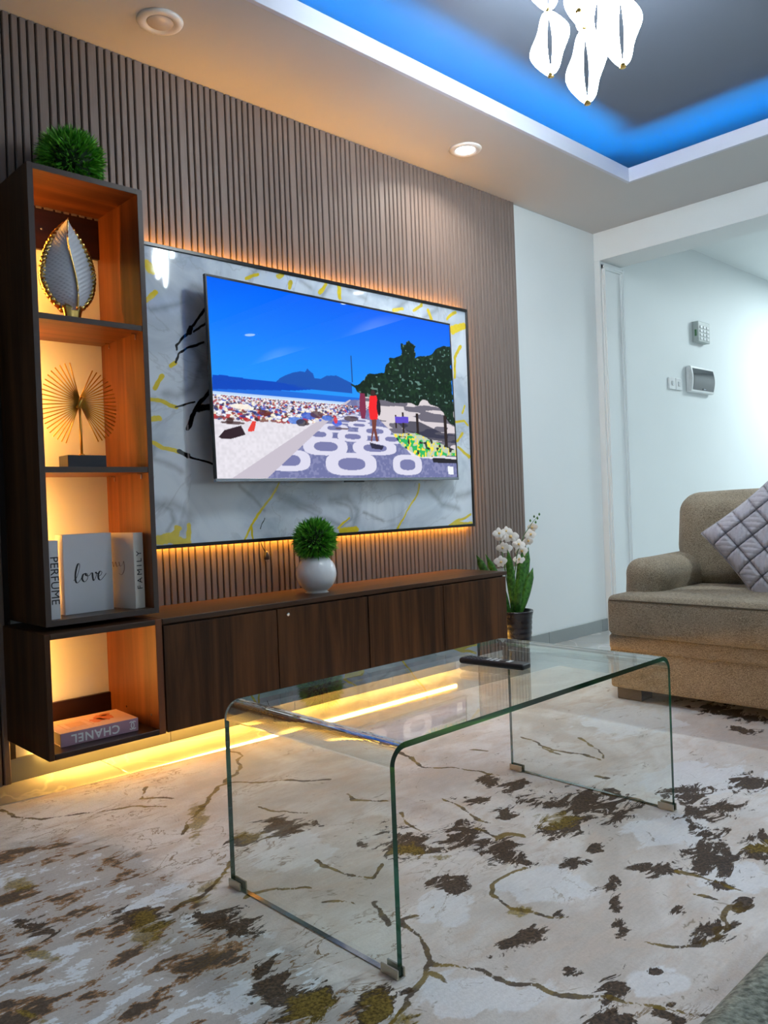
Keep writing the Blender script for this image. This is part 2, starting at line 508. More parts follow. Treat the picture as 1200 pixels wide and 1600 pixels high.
# measured pattern data: rug and marble in metres, television picture in 0..1
RUG_DARK=[(2.002,-1.573,5.337,-8.749,-7.183,-6.076),(1.813,-1.596,10.176,-12.376,-5.026,-16.187),(1.584,-1.558,8.656,-14.168,-17.209,-2.382),(1.588,-1.419,11.866,-10.251,-2.729,-20.613),(1.959,-1.212,17.836,-22.173,-17.657,-14.669),(1.965,-1.314,13.741,-18.286,-13.987,-11.684),(1.798,-1.291,11.362,-13.654,-25.103,-21.184),(2.171,-1.832,5.927,-11.402,-9.191,-18.226),(2.234,-1.724,8.203,-17.054,-12.014,-10.088),(2.433,-1.829,7.035,-17.615,-11.341,-9.449),(1.878,-1.954,3.875,-15.005,-12.99,4.14),(2.003,-2.009,10.178,-25.747,-10.447,-9.069),(2.012,-1.894,10.655,-23.69,-15.226,-13.119),(1.736,-1.888,9.96,-19.038,-25.334,-22.238),(1.602,-1.852,20.867,-24.883,-8.462,-33.477),(1.539,-1.897,37.482,-64.246,-21.443,-19.087),(1.747,-1.724,30.429,-49.664,-26.938,-23.398),(1.64,-1.724,16.04,-24.616,-31.061,-27.176),(1.278,-1.834,15.401,-13.919,-10.186,-37.39),(1.564,-2.103,14.644,-23.981,-13.108,-29.459),(1.712,-2.103,24.74,-40.404,-16.818,-53.647),(1.586,-2.017,23.118,-46.945,-37.422,-33.442),(1.449,-1.965,9.006,-56.807,-48.824,24.077),(1.251,-2.055,13.493,-38.293,-16.638,-2.12),(1.182,-2.093,16.247,-27.355,-29.123,-26.86),(1.255,-2.159,9.811,-29.174,-58.918,-17.364),(1.258,-1.977,37.378,-57.613,-59.99,-54.669),(1.356,-2.088,41.192,-78.734,-60.553,-55.193),(1.283,-2.154,47.704,-95.07,-69.159,-63.6),(1.377,-1.273,44.255,-40.432,-25.868,-22.436),(1.462,-1.355,8.093,-10.408,-15.149,-2.511),(0.941,-1.789,17.154,-16.279,-14.038,-12.915),(1.361,-1.579,17.963,-20.262,-19.427,-17.171),(1.413,-1.843,41.983,-62.494,-37.612,-33.655),(2.96,-1.594,5.759,-16.085,-27.608,0.328),(1.756,-2.025,8.418,-26.421,-45.356,-4.529),(1.926,-1.464,10.384,-15.061,-17.184,-14.519),(1.784,-1.414,19.478,-25.266,-20.436,-17.387),(1.932,-1.551,10.223,-15.896,-10.922,-9.271),(1.962,-1.661,23.574,-40.77,-28.078,-23.942),(3.183,-1.409,3.378,-8.881,-12.741,2.319),(3.14,-1.521,5.019,-13.912,-22.555,1.249),(0.918,-1.34,15.634,-10.067,-14.102,-12.654),(0.801,-1.176,19.42,-9.861,-18.738,-16.782),(0.633,-1.044,29.294,-10.989,-17.983,-16.157),(0.856,-1.59,23.984,-17.378,-11.169,-10.21),(0.852,-1.679,13.552,-10.545,-14.476,-13.307),(1.187,-1.007,21.521,-14.506,-18.239,-15.777),(1.312,-1.009,11.38,-8.47,-13.88,-11.909)]
RUG_GOLD=[(1.373,-1.767,18.528,-24.869,-29.056,-25.949),(1.84,-1.556,10.273,-15.291,-11.025,-9.421),(2.008,-2.015,8.006,-20.461,-19.526,-16.951),(0.941,-1.789,20.364,-19.326,-15.93,-14.656),(0.938,-1.834,20.454,-20.246,-27.444,-25.322),(1.433,-1.384,16.261,-16.648,-19.163,-16.666),(1.449,-1.462,13.4,-14.675,-39.509,-34.481),(0.785,-1.254,19.389,-10.14,-12.411,-11.178),(0.686,-0.814,24.53,-8.796,-19.44,-17.182),(1.177,-0.794,29.504,-17.638,-5.336,-4.564),(0.858,-1.7,15.944,-12.741,-15.391,-14.161),(0.6,-1.169,17.954,-9.727,-59.319,-23.432),(0.994,-1.162,17.879,-5.139,12.87,-34.725),(0.935,-1.198,36.876,-22.045,-33.116,-29.44),(0.507,-1.348,21.942,-13.626,-106.419,-36.974),(1.213,-0.985,17.739,-12.066,-16.749,-14.445),(0.808,-1.195,30.517,-15.804,-25.645,-22.983)]
RUG_WHITE=[(0.668,-1.478,11.335,-5.928,-15.002,-13.791),(0.774,-1.467,26.564,-15.88,-23.675,-21.601),(0.602,-1.009,22.921,-8.033,-13.31,-11.958),(1.24,-1.151,7.409,-5.664,-6.321,-5.494),(0.619,-0.915,26.447,-9.056,-16.195,-14.457),(0.794,-1.644,22.462,-15.841,-19.295,-17.767),(0.63,-1.39,24.84,-11.527,-35.117,-32.194),(0.855,-1.412,17.503,-11.064,-29.303,-26.513),(2.381,-1.696,2.421,-5.23,-5.332,-4.423),(1.96,-1.8,4.524,-8.891,-7.243,-6.228),(1.512,-1.749,4.708,-6.828,-9.531,-8.424),(1.087,-1.891,5.311,-6.436,-12.777,-11.714),(1.337,-2.104,8.805,-16.986,-18.173,-16.601),(1.812,-2.039,5.476,-13.04,-11.625,-10.244),(2.838,-1.213,2.589,-4.641,-4.265,-3.328),(1.283,-1.633,11.316,-12.603,-8.745,-7.795)]
RUG_CRACK=[[[1.528,-1.652],[1.425,-1.652],[1.373,-1.665],[1.368,-1.706],[1.364,-1.747],[1.387,-1.783],[1.397,-1.837],[1.423,-1.845]],[[1.178,-1.602],[1.135,-1.675],[1.092,-1.753],[1.082,-1.776],[1.025,-1.808],[0.966,-1.831],[0.931,-1.833]],[[1.082,-1.776],[1.123,-1.845],[1.144,-1.9],[1.168,-1.972],[1.18,-2.007],[1.216,-2.053],[1.246,-2.101],[1.26,-2.144],[1.298,-2.198]],[[1.07,-1.795],[1.062,-1.841]],[[1.972,-0.79],[1.946,-0.962],[2.013,-1.098],[2.031,-1.224]],[[1.744,-1.206],[1.723,-1.304],[1.7,-1.409]],[[1.579,-1.173],[1.548,-1.322]],[[1.454,-2.029],[1.484,-2.098],[1.598,-2.122],[1.695,-2.095]],[[1.66,-2.011],[1.674,-2.061]],[[2.419,-1.019],[2.354,-1.169],[2.344,-1.365]],[[2.528,-1.189],[2.363,-1.36]],[[1.173,-1.607],[1.214,-1.638]],[[2.346,-1.16],[2.319,-1.248]],[[1.718,-2.122],[1.658,-2.118]],[[2.152,-0.95],[2.174,-1.009]],[[2.103,-1.546],[2.086,-1.632]],[[2.931,-1.594],[3.011,-1.659]],[[2.206,-1.436],[2.212,-1.493]],[[1.738,-1.93],[1.761,-2.068]],[[1.655,-1.411],[1.638,-1.493],[1.678,-1.54]],[[0.824,-0.257],[0.852,-0.353],[0.882,-0.408]],[[1.616,-0.303],[1.617,-0.369],[1.463,-0.536],[1.409,-0.577]],[[1.409,-0.577],[1.293,-0.679],[1.177,-0.794],[1.105,-0.859]],[[1.079,-1.09],[1.015,-1.159],[0.949,-1.189],[0.867,-1.193]],[[0.882,-0.408],[0.99,-0.473],[1.094,-0.532],[1.178,-0.632]],[[1.391,-0.606],[1.464,-0.694],[1.626,-0.812]],[[1.36,-0.824],[1.426,-1.006]],[[1.242,-1.262],[1.228,-1.346],[1.271,-1.422],[1.326,-1.401]],[[1.611,-0.965],[1.578,-1.017],[1.613,-1.102]],[[1.104,-1.424],[1.138,-1.497]],[[1.19,-1.508],[1.163,-1.591]],[[1.001,-1.296],[1.068,-1.297],[1.154,-1.33]],[[1.219,-0.424],[1.151,-0.51],[1.222,-0.595]]]
MARBLE_BLACK=[([[1.755,1.698],[1.705,1.638],[1.675,1.602],[1.642,1.565],[1.613,1.53],[1.617,1.513]],0.007),([[1.675,1.602],[1.661,1.584]],0.016),([[1.752,1.636],[1.684,1.587]],0.006),([[1.729,1.551],[1.672,1.528],[1.625,1.495],[1.601,1.461]],0.006),([[1.769,1.389],[1.754,1.372],[1.709,1.319],[1.669,1.26],[1.644,1.214]],0.013),([[1.765,1.302],[1.698,1.286]],0.018),([[1.598,1.289],[1.68,1.314]],0.005),([[1.603,1.121],[1.643,1.105]],0.014),([[1.643,1.105],[1.698,1.081],[1.749,1.069]],0.006),([[1.995,0.853],[1.971,0.797]],0.003)]
MARBLE_GOLD=[([[1.494,1.31],[1.537,1.309],[1.571,1.295],[1.602,1.289]],0.009),([[1.499,1.236],[1.53,1.242]],0.011),([[1.5,1.15],[1.538,1.131],[1.603,1.117]],0.01),([[1.601,1.461],[1.578,1.443]],0.009),([[1.518,1.355],[1.541,1.4]],0.01),([[1.5,1.818],[1.512,1.801]],0.024),([[1.498,1.685],[1.53,1.718]],0.012),([[1.5,0.778],[1.548,0.787],[1.614,0.767]],0.022),([[1.614,0.767],[1.635,0.83]],0.01),([[1.585,0.825],[1.579,0.777]],0.012),([[1.548,0.787],[1.594,0.824]],0.01),([[2.066,0.983],[2.042,0.944],[1.987,0.892],[1.942,0.833],[1.887,0.755]],0.006),([[1.93,0.808],[1.931,0.756]],0.005),([[2.941,0.978],[2.909,0.919],[2.837,0.829],[2.769,0.754]],0.006),([[2.462,0.831],[2.395,0.785]],0.006),([[2.41,0.769],[2.509,0.779]],0.016),([[3.323,0.818],[3.245,0.786],[3.149,0.762]],0.007),([[3.18,0.763],[3.327,0.768]],0.012),([[2.455,1.883],[2.457,1.837]],0.014),([[2.375,1.886],[2.334,1.844]],0.01),([[2.179,1.864],[2.171,1.839]],0.012),([[2.138,1.891],[2.113,1.876]],0.012),([[2.008,1.86],[1.94,1.839]],0.008),([[3.239,1.783],[3.322,1.811]],0.024),([[3.289,1.707],[3.24,1.643],[3.24,1.537]],0.01),([[3.238,1.296],[3.302,1.307],[3.334,1.288]],0.008),([[3.242,1.202],[3.289,1.239]],0.009),([[3.24,1.167],[3.328,1.115]],0.009),([[3.054,1.864],[3.069,1.826]],0.012),([[3.006,1.885],[2.939,1.848]],0.009),([[3.263,1.88],[3.198,1.831]],0.009),([[2.859,1.842],[2.797,1.828]],0.008),([[3.286,1.351],[3.307,1.388]],0.007)]
MARBLE_GREY=[([[1.502,0.915],[1.563,0.925],[1.616,0.896],[1.64,0.846],[1.603,0.816]],0.01),([[1.511,0.923],[1.562,0.897],[1.573,0.849],[1.541,0.811]],0.005),([[1.556,1.334],[1.608,1.329],[1.674,1.366],[1.725,1.468],[1.681,1.529]],0.008),([[1.504,1.143],[1.493,1.088],[1.613,1.041]],0.006),([[1.867,0.985],[1.956,0.919],[1.997,0.883]],0.004),([[2.043,0.961],[2.162,0.905],[2.288,0.865]],0.008),([[1.518,1.649],[1.607,1.681],[1.68,1.708]],0.006),([[1.692,1.767],[1.757,1.752]],0.008),([[1.671,1.698],[1.675,1.594]],0.02),([[2.355,0.919],[2.451,0.923],[2.513,0.866],[2.493,0.792],[2.426,0.765]],0.01),([[2.386,0.906],[2.465,0.886],[2.478,0.83],[2.411,0.784]],0.006),([[2.074,0.937],[2.23,0.863],[2.412,0.796]],0.006),([[3.027,0.944],[3.104,0.874],[3.227,0.842]],0.008),([[3.231,0.912],[3.329,0.924]],0.01),([[2.546,0.852],[2.682,0.809]],0.004),([[2.01,1.888],[1.963,1.843]],0.008),([[2.402,1.885],[2.347,1.836]],0.006),([[2.893,1.886],[2.812,1.83]],0.006),([[2.235,1.878],[2.296,1.858]],0.006),([[2.523,1.884],[2.621,1.856]],0.006),([[3.122,1.873],[3.019,1.825]],0.006)]
TVP={'MOUNT':[[0.213,0.493],[0.23,0.467],[0.247,0.452],[0.281,0.429],[0.311,0.418],[0.323,0.422],[0.333,0.4],[0.345,0.415],[0.354,0.423],[0.359,0.447],[0.384,0.449],[0.407,0.427],[0.448,0.42],[0.475,0.434],[0.512,0.454],[0.51,0.512],[0.321,0.513]],'SEA':[[0.002,0.486],[0.045,0.485],[0.12,0.49],[0.197,0.49],[0.295,0.499],[0.364,0.509],[0.278,0.529],[0.001,0.558]],'BORDER':[[0.038,1.009],[0.163,1.009],[0.511,0.55],[0.495,0.552]],'PAVE':[[0.159,1.009],[0.504,0.551],[0.538,0.547],[0.673,0.717],[0.775,0.874],[1.02,0.895],[1.016,1.012]],'TREES':[[0.512,0.467],[0.552,0.422],[0.593,0.37],[0.654,0.353],[0.688,0.274],[0.742,0.236],[0.755,0.179],[0.783,0.153],[0.81,0.182],[0.818,0.249],[0.888,0.222],[0.949,0.153],[0.998,0.128],[1.003,0.664],[0.934,0.584],[0.866,0.52],[0.82,0.54],[0.711,0.539],[0.648,0.533],[0.588,0.515],[0.54,0.502]],'GROUND':[[0.549,0.513],[1.009,0.503],[1.005,0.867],[0.787,0.86],[0.683,0.73],[0.538,0.547]],'SHADE':[[0.696,0.655],[0.816,0.651],[0.929,0.712],[1.001,0.722],[1.005,0.779],[0.858,0.759],[0.748,0.712]],'DRESS':[[0.586,0.517],[0.616,0.511],[0.623,0.563],[0.616,0.653],[0.582,0.659],[0.578,0.594]],'LEGS':[[0.589,0.655],[0.612,0.653],[0.606,0.709],[0.615,0.784],[0.604,0.788],[0.596,0.723],[0.585,0.789],[0.58,0.783],[0.59,0.71]],'PSHADOW':[[0.574,0.792],[0.639,0.812],[0.628,0.834],[0.583,0.828]],'P2':[[0.543,0.508],[0.565,0.507],[0.567,0.608],[0.56,0.654],[0.544,0.656],[0.538,0.598]],'TOWELS':[[0.683,0.736],[0.791,0.722],[1.004,0.823],[1.003,0.859],[0.808,0.873],[0.723,0.808]],'PURPLE':[[0.697,0.628],[0.762,0.626],[0.762,0.663],[0.698,0.668]],'CHAIR':[[0.109,0.748],[0.125,0.706],[0.138,0.705],[0.129,0.758],[0.108,0.761]],'FIG':[[0.012,0.794],[0.031,0.759],[0.068,0.74],[0.086,0.732],[0.1,0.777],[0.051,0.802],[0.019,0.801]],'BLACKB':[[0.871,0.878],[0.923,0.876],[1.002,0.884],[1.001,0.91],[0.876,0.906]],'STICK':[[0.951,0.928],[0.982,0.932],[0.982,0.983],[0.952,0.98]],'TOWER':[[0.511,0.295],[0.517,0.293],[0.516,0.447],[0.51,0.448]]}
TVO=[[0.39,0.825,0.055,0.031],[0.493,0.921,0.067,0.041],[0.503,0.763,0.04,0.018],[0.429,0.72,0.035,0.015],[0.365,0.758,0.034,0.018],[0.246,0.905,0.05,0.036],[0.746,0.922,0.044,0.039],[0.601,0.725,0.046,0.018],[0.677,0.768,0.037,0.017],[0.598,0.825,0.061,0.026],[0.533,0.694,0.03,0.01],[0.472,0.676,0.025,0.009],[0.514,0.652,0.021,0.008],[0.459,0.651,0.019,0.006],[0.507,0.627,0.017,0.005],[0.544,0.669,0.023,0.007]]

# ================================================================== MARBLE PANEL
PX0, PX1, PZ0, PZ1 = 1.362, 3.351, 0.748, 1.905
PYF, PYB = -0.035, -0.019
def vnoise(U, V, sx, sy, seed):
    g = np.random.default_rng(seed).random((64, 64))
    x = U * sx; y = V * sy
    xi = np.floor(x).astype(int); yi = np.floor(y).astype(int); fx = x - xi; fy = y - yi
    fx = fx * fx * (3 - 2 * fx); fy = fy * fy * (3 - 2 * fy)
    G = lambda a, b: g[b % 64, a % 64]
    return (G(xi, yi) * (1 - fx) + G(xi + 1, yi) * fx) * (1 - fy) + (G(xi, yi + 1) * (1 - fx) + G(xi + 1, yi + 1) * fx) * fy

def seg_dist(px, py, pts):
    """distance from points to a polyline"""
    d = np.full(px.shape, 1e9)
    for (ax, ay), (bx, by) in zip(pts[:-1], pts[1:]):
        vx, vy = bx - ax, by - ay; L = vx * vx + vy * vy + 1e-12
        t = np.clip(((px - ax) * vx + (py - ay) * vy) / L, 0, 1)
        d = np.minimum(d, np.hypot(px - ax - t * vx, py - ay - t * vy))
    return d

def m_marble():
    m, nt, out = new_mat('white_gold_marble')
    at = node(nt, 'ShaderNodeAttribute', attribute_name='veins')
    sp = node(nt, 'ShaderNodeSeparateColor'); nt.links.new(at.outputs['Color'], sp.inputs[0])
    p = pos(nt)
    cl = noise(nt, p, 2.6, 6, 0.55, 1.2); fine = noise(nt, p, 38, 4, 0.6)
    vein = noise(nt, p, 1.7, 5, 0.55, 2.2)
    base = mixc(nt, sstep(nt, cl, 0.32, 0.60), (0.47, 0.545, 0.64), (0.72, 0.785, 0.85))
    thin = mth(nt, 'SUBTRACT', 1.0, sstep(nt, mth(nt, 'ABSOLUTE', mth(nt, 'SUBTRACT', vein, 0.5)), 0.0, 0.018))
    base = mixc(nt, mth(nt, 'MULTIPLY', thin, 0.22), base, (0.22, 0.24, 0.28))
    jit = mth(nt, 'MULTIPLY', mth(nt, 'SUBTRACT', fine, 0.5), 0.5)
    def mask(ch, lo, hi): return sstep(nt, mth(nt, 'ADD', sp.outputs[ch], jit), lo, hi)
    base = mixc(nt, mth(nt, 'MULTIPLY', mask(2, 0.10, 1.3), 0.55), base, (0.16, 0.18, 0.22))
    base = mixc(nt, mask(1, 0.45, 0.60), base, mixc(nt, fine, (0.62, 0.45, 0.01), (0.90, 0.72, 0.04)))
    base = mixc(nt, mask(0, 0.45, 0.60), base, (0.006, 0.006, 0.008))
    princ(nt, out, base, 0.05, 0, 0.5, 0.6)
    return m

pan = thing('marble_wall_panel', 'glossy white marble panel with gold and black veins behind the television', 'wall panel', ((PX0 + PX1) / 2, PYB, PZ0))
nx, nz = 520, 304
gx = np.linspace(PX0 + 0.011, PX1 - 0.011, nx); gz = np.linspace(PZ0 + 0.014, PZ1 - 0.014, nz)
GX, GZ = np.meshgrid(gx, gz)
so = grid_mesh('marble_face', np.stack([GX, np.full_like(GX, PYF + 0.0015), GZ], -1), m_marble(), pan)
vm = np.zeros((nz, nx, 4)); vm[..., 3] = 1
for ch, L in ((0, MARBLE_BLACK), (1, MARBLE_GOLD), (2, MARBLE_GREY)):
    for pts, w in L:
        wx = 0.016 * (vnoise(GX, GZ, 14, 14, 31) - .5) + 0.007 * (vnoise(GX, GZ, 50, 50, 33) - .5); wz = 0.016 * (vnoise(GX, GZ, 14, 14, 32) - .5)
        d = seg_dist(GX + wx, GZ + wz, pts)
        ww = w * ((0.76, 0.95, 2.2)[ch])
        vm[..., ch] = np.maximum(vm[..., ch], np.clip(1.0 - 0.5 * d / ww, 0, 1))
vattr(so, 'veins', vm)
box('backing', (PX0 + 0.011, PYF + 0.0016, PZ0 + 0.014), (PX1 - 0.011, PYB, PZ1 - 0.014), MAT['blackmetal'], pan, 0)
for lo, hi in [((PX0, PYF - 0.006, PZ1 - 0.014), (PX1, PYB, PZ1)), ((PX0, PYF - 0.006, PZ0), (PX1, PYB, PZ0 + 0.014)),
               ((PX0, PYF - 0.006, PZ0 + 0.014), (PX0 + 0.011, PYB, PZ1 - 0.014)), ((PX1 - 0.011, PYF - 0.006, PZ0 + 0.014), (PX1, PYB, PZ1 - 0.014))]:
    box('edge_trim', lo, hi, MAT['blackmetal'], pan, 0.0012)
m_pled = glow('amber_panel_led', (1.0, 0.42, 0.05), E_PANEL)
m_pled2 = glow('amber_panel_led_dim', (1.0, 0.42, 0.05), E_PANEL * 0.35)
I = 0.014
for lo, hi in [((PX0 + 0.02, -0.0170, PZ1 - I - 0.004), (PX1 - 0.02, -0.0045, PZ1 - I)), ((PX0 + 0.02, -0.0170, PZ0 + I), (PX1 - 0.02, -0.0045, PZ0 + I + 0.004)),
               ((PX1 - I - 0.004, -0.0170, PZ0 + 0.02), (PX1 - I, -0.0045, PZ1 - 0.02))]:
    box('led_strip', lo, hi, m_pled if hi[0] - lo[0] > 1 else m_pled2, pan, 0)
for bxp in (1.6, 2.4, 3.1):
    box('stand_off', (bxp, PYB, 1.2), (bxp + 0.05, -0.0015, 1.5), MAT['blackmetal'], pan, 0)

# ================================================================== TELEVISION
TVW, TVZ0, TVZ1 = 1.470, 0.995, 1.797
TVL = Vector((2.424, -0.122, TVZ0))
TVM = Matrix.Translation(TVL) @ Matrix.Rotation(math.radians(1.8), 4, 'Z') @ Matrix.Rotation(math.radians(-1.26), 4, 'X')
hw = TVW / 2; hh = TVZ1 - TVZ0
tv = thing('television', 'large flat television showing a sunny beach promenade', 'television', TVL)
def tvbox(name, lo, hi, mat, bev=0.001): return box(name, lo, hi, mat, tv, bev, xf=TVM)
tvbox('rear_shell', (-hw + 0.012, 0.012, 0.012), (hw - 0.012, 0.034, hh - 0.012), MAT['black'], 0.006)
tvbox('rear_housing', (-0.45, 0.034, 0.06), (0.45, 0.062, 0.48), MAT['black'], 0.01)
tvbox('wall_bracket', (-0.25, 0.062, 0.20), (0.25, 0.069, 0.56), MAT['blackmetal'], 0.003)
for lo, hi in [((-hw, -0.003, hh - 0.009), (hw, 0.012, hh)), ((-hw, -0.003, 0.012), (-hw + 0.008, 0.012, hh - 0.009)), ((hw - 0.008, -0.003, 0.012), (hw, 0.012, hh - 0.009))]:
    tvbox('bezel', lo, hi, MAT['black'])
tvbox('bottom_trim', (-hw, -0.005, 0.0), (hw, 0.012, 0.013), MAT['silver'])
tvbox('sensor_bar', (-0.06, -0.004, -0.007), (0.06, 0.006, 0.0), MAT['black'])

def inpoly(U, V, P):
    r = np.zeros(U.shape, bool); n = len(P)
    for i in range(n):
        x1, y1 = P[i]; x2, y2 = P[(i + 1) % n]
        c = ((y1 > V) != (y2 > V)) & (U < (x2 - x1) * (V - y1) / (y2 - y1 + 1e-12) + x1)
        r ^= c
    return r

def tv_picture(U, V):
    L = lambda *c: np.array(sr(*c))
    img = np.zeros(U.shape + (3,))
    def paint(mask, c, a=1.0):
        m = (np.asarray(mask, float) * a)[..., None]
        img[:] = img * (1 - m) + np.asarray(c) * m
    t = np.clip(V / 0.55, 0, 1)[..., None]
    img[:] = L(0, 92, 232) * (1 - t) + L(28, 138, 240) * t
    paint(np.clip(V * 1.6 - .35, 0, 1), L(40, 150, 245), .5)
    mott = vnoise(U, V, 55, 40, 3); mott2 = vnoise(U, V, 130, 80, 4)
    hz = 0.545
    sand = L(214, 210, 218)[None, None] * (0.90 + 0.16 * mott2[..., None])
    m = V > 0.575; img[m] = sand[m]
    paint((V > 0.535) & (V < 0.578) & (U < 0.62), L(30, 100, 205))
    paint(inpoly(U, V, TVP['MOUNT']), L(24, 78, 168))
    paint(inpoly(U, V, TVP['SEA']), L(8, 66, 178))
    paint((V > 0.568) & (V < 0.585) & (U < 0.5), L(190, 215, 240), .8)
    paint(inpoly(U, V, TVP['MOUNT']) & (V > .5), L(24, 78, 168), .6)
    paint(inpoly(U, V, TVP['GROUND']), L(205, 196, 200))
    paint(inpoly(U, V, TVP['GROUND']) & (vnoise(U, V, 14, 50, 6) > .48), L(62, 60, 82), .85)
    paint(inpoly(U, V, TVP['BORDER']), L(186, 178, 190))
    pv = inpoly(U, V, TVP['PAVE'])
    paint(pv, L(104, 108, 152))
    paint(pv & (mott2 > .6), L(140, 142, 180), .5)
    for cx, cy_, rx, ry in TVO:
        if rx <= 0 or ry <= 0: continue
        q = (np.abs((U - cx) / (rx * 1.6)) ** 3 + np.abs((V - cy_) / (ry * 1.6)) ** 3)
        paint(pv & (q < 1), L(206, 204, 222))
    for cx, cy_, rx, ry in TVO:
        if rx <= 0 or ry <= 0: continue
        q = (np.abs((U - cx) / (rx * .85)) ** 2.6 + np.abs((V - cy_) / (ry * .85)) ** 2.6)
        paint(pv & (q < 1), L(112, 114, 158))
    paint(inpoly(U, V, TVP['SHADE']), L(40, 40, 62), .9)
    rg = np.random.default_rng(5)
    cols = [L(176, 40, 44), L(60, 90, 190), L(230, 232, 240), L(60, 40, 44), L(120, 70, 60), L(200, 200, 215), L(40, 50, 110), L(150, 60, 60), L(235, 225, 200)]
    for i in range(1500):
        dpt = rg.random() ** 2.2
        cx = rg.random() * (0.60 - 0.28 * dpt) ; cv = 0.587 + 0.115 * dpt
        s = 0.0022 + 0.0045 * dpt
        q = ((U - cx) / (s * (0.8 + rg.random()))) ** 2 + ((V - cv) / (s * (0.7 + .9 * rg.random()))) ** 2
        paint(q < 1, cols[rg.integers(len(cols))], .9)
    for cx, cv, a, b, c in [(.09, .635, .035, .014, (236, 228, 214)), (.33, .66, .03, .02, (50, 90, 190)), (.36, .65, .025, .02, (80, 50, 60)), (.17, .66, .022, .016, (90, 40, 34)),
                            (.28, .69, .03, .02, (90, 130, 210)), (.30, .70, .02, .02, (50, 40, 50)), (.40, .665, .02, .015, (70, 110, 200)), (.44, .69, .02, .018, (60, 90, 200)), (.435, .675, .008, .018, (210, 50, 40)), (.5, .66, .03, .016, (70, 50, 56)), (.06, .72, .04, .008, (70, 40, 40)), (.05, .71, .012, .016, (60, 34, 34)), (.46, .72, .03, .006, (90, 70, 76))]:
        paint(((U - cx) / a) ** 2 + ((V - cv) / b) ** 2 < 1, L(*c), .9)
    tr = inpoly(U + 0.02 * (mott - .5), V + 0.04 * (vnoise(U, V, 26, 16, 8) - .5), TVP['TREES'])
    paint(tr, L(12, 30, 18)); paint(tr & (mott2 > .66), L(30, 60, 34), .6); paint(tr & (vnoise(U, V, 90, 70, 12) > .84), L(120, 160, 150), .6)
    for ux, v0, v1, w in [(.805, .60, .79, .006), (.735, .60, .80, .004), (.95, .60, .82, .008), (.70, .62, .70, .004)]:
        paint((np.abs(U - ux) < w) & (V > v0) & (V < v1), L(40, 26, 24))
    tw = inpoly(U, V, TVP['TOWELS'])
    paint(tw, L(180, 190, 170)); paint(tw & (mott > .55), L(40, 170, 90)); paint(tw & (mott2 > .68), L(235, 215, 60)); paint(tw & (vnoise(U, V, 70, 60, 9) > .72), L(40, 40, 40))
    for k, c in (('PURPLE', (90, 70, 190)), ('BLACKB', (30, 26, 34)), ('FIG', (44, 26, 34)), ('CHAIR', (214, 60, 52)), ('P2', (120, 40, 70)), ('PSHADOW', (40, 36, 60)), ('LEGS', (110, 56, 46)), ('DRESS', (226, 30, 36)), ('STICK', (225, 228, 235)), ('TOWER', (30, 80, 150))):
        paint(inpoly(U, V, TVP[k]), L(*c))
    d = TVP['DRESS'][0]; e = TVP['DRESS'][1]
    paint(((U - (d[0] + e[0]) / 2) / .010) ** 2 + ((V - d[1] + .018) / .018) ** 2 < 1, L(60, 34, 34))
    paint(((U - e[0] - .008) / .009) ** 2 + ((V - e[1] - .07) / .05) ** 2 < 1, L(26, 20, 30))
    return img
def m_screen():
    m, nt, out = new_mat('lit_screen')
    at = node(nt, 'ShaderNodeAttribute', attribute_name='picture')
    b = princ(nt, out, (0.004, 0.004, 0.005), 0.012, 0, 0.22)
    nt.links.new(at.outputs['Color'], b.inputs['Emission Color']); b.inputs['Emission Strength'].default_value = 0.95
    return m
nu, nv = 560, 312
U, V = np.meshgrid(np.linspace(0, 1, nu), np.linspace(0, 1, nv))
Px = -hw + 0.008 + U * (TVW - 0.016); Pz = (hh - 0.009) - V * (hh - 0.022)
P3 = np.stack([Px, np.full_like(Px, -0.001), Pz], -1)
Rm = np.array(TVM)[:3, :3]; P3 = P3 @ Rm.T + np.array(TVL)
scr = grid_mesh('screen', P3[::-1], m_screen(), tv)
pic = np.ones((nv, nu, 4)); pic[..., :3] = tv_picture(U, V)
vattr(scr, 'picture', pic[::-1])

# ================================================================== CABINETS
CY, CZ1, CZ0 = -0.352, 0.530, 0.146
t_ = 0.018
# worktop
tag(box('worktop', (1.332, CY, CZ1 - t_), (3.206, -0.001, CZ1), MAT['wood_h'], bev=0.0015), 'long walnut worktop running over the low cabinets below the television', 'worktop')
def unit(x0, x1, xm, label, lock):
    u = thing('low_cabinet', label, 'cabinet', ((x0 + x1) / 2, CY / 2, CZ0), 'wall hung cabinets below the television')
    top = CZ1 - t_ - 0.0008
    body = bm_join([bm_box((x0, CY + 0.020, CZ0), (x0 + t_, 0.0, top), 0.001), bm_box((x1 - t_, CY + 0.020, CZ0), (x1, 0.0, top), 0.001),
                    bm_box((x0 + t_, CY + 0.020, CZ0), (x1 - t_, 0.0, CZ0 + t_), 0), bm_box((x0 + t_, -0.012, CZ0 + t_), (x1 - t_, -0.002, top), 0),
                    bm_box((x0 + t_, CY + 0.022, top - t_), (x1 - t_, 0.0, top - 0.002), 0)])
    bobj('carcass', body, MAT['wood_v'], u)
    for a, b in ((x0, xm), (xm, x1)):
        d = box('door', (a + 0.0018, CY + 0.001, CZ0 + 0.001), (b - 0.0018, CY + 0.019, top - 0.006), MAT['wood_v'], u, 0.001)
        if lock and a == xm:
            V_, F_ = lathe_geo([(0.0, -0.003), (0.006, -0.003), (0.007, 0.0)], (0, 0, 0), 14)
            k = mobj('lock', [(p[0] + a + 0.05, CY - 0.0 + p[2], p[1] + top - 0.03) for p in V_], F_, MAT['chrome'], d, True)
    return u
unit(1.334, 2.268, 1.804, 'walnut low cabinet with a small lock, between the open niche and the glass table', True)
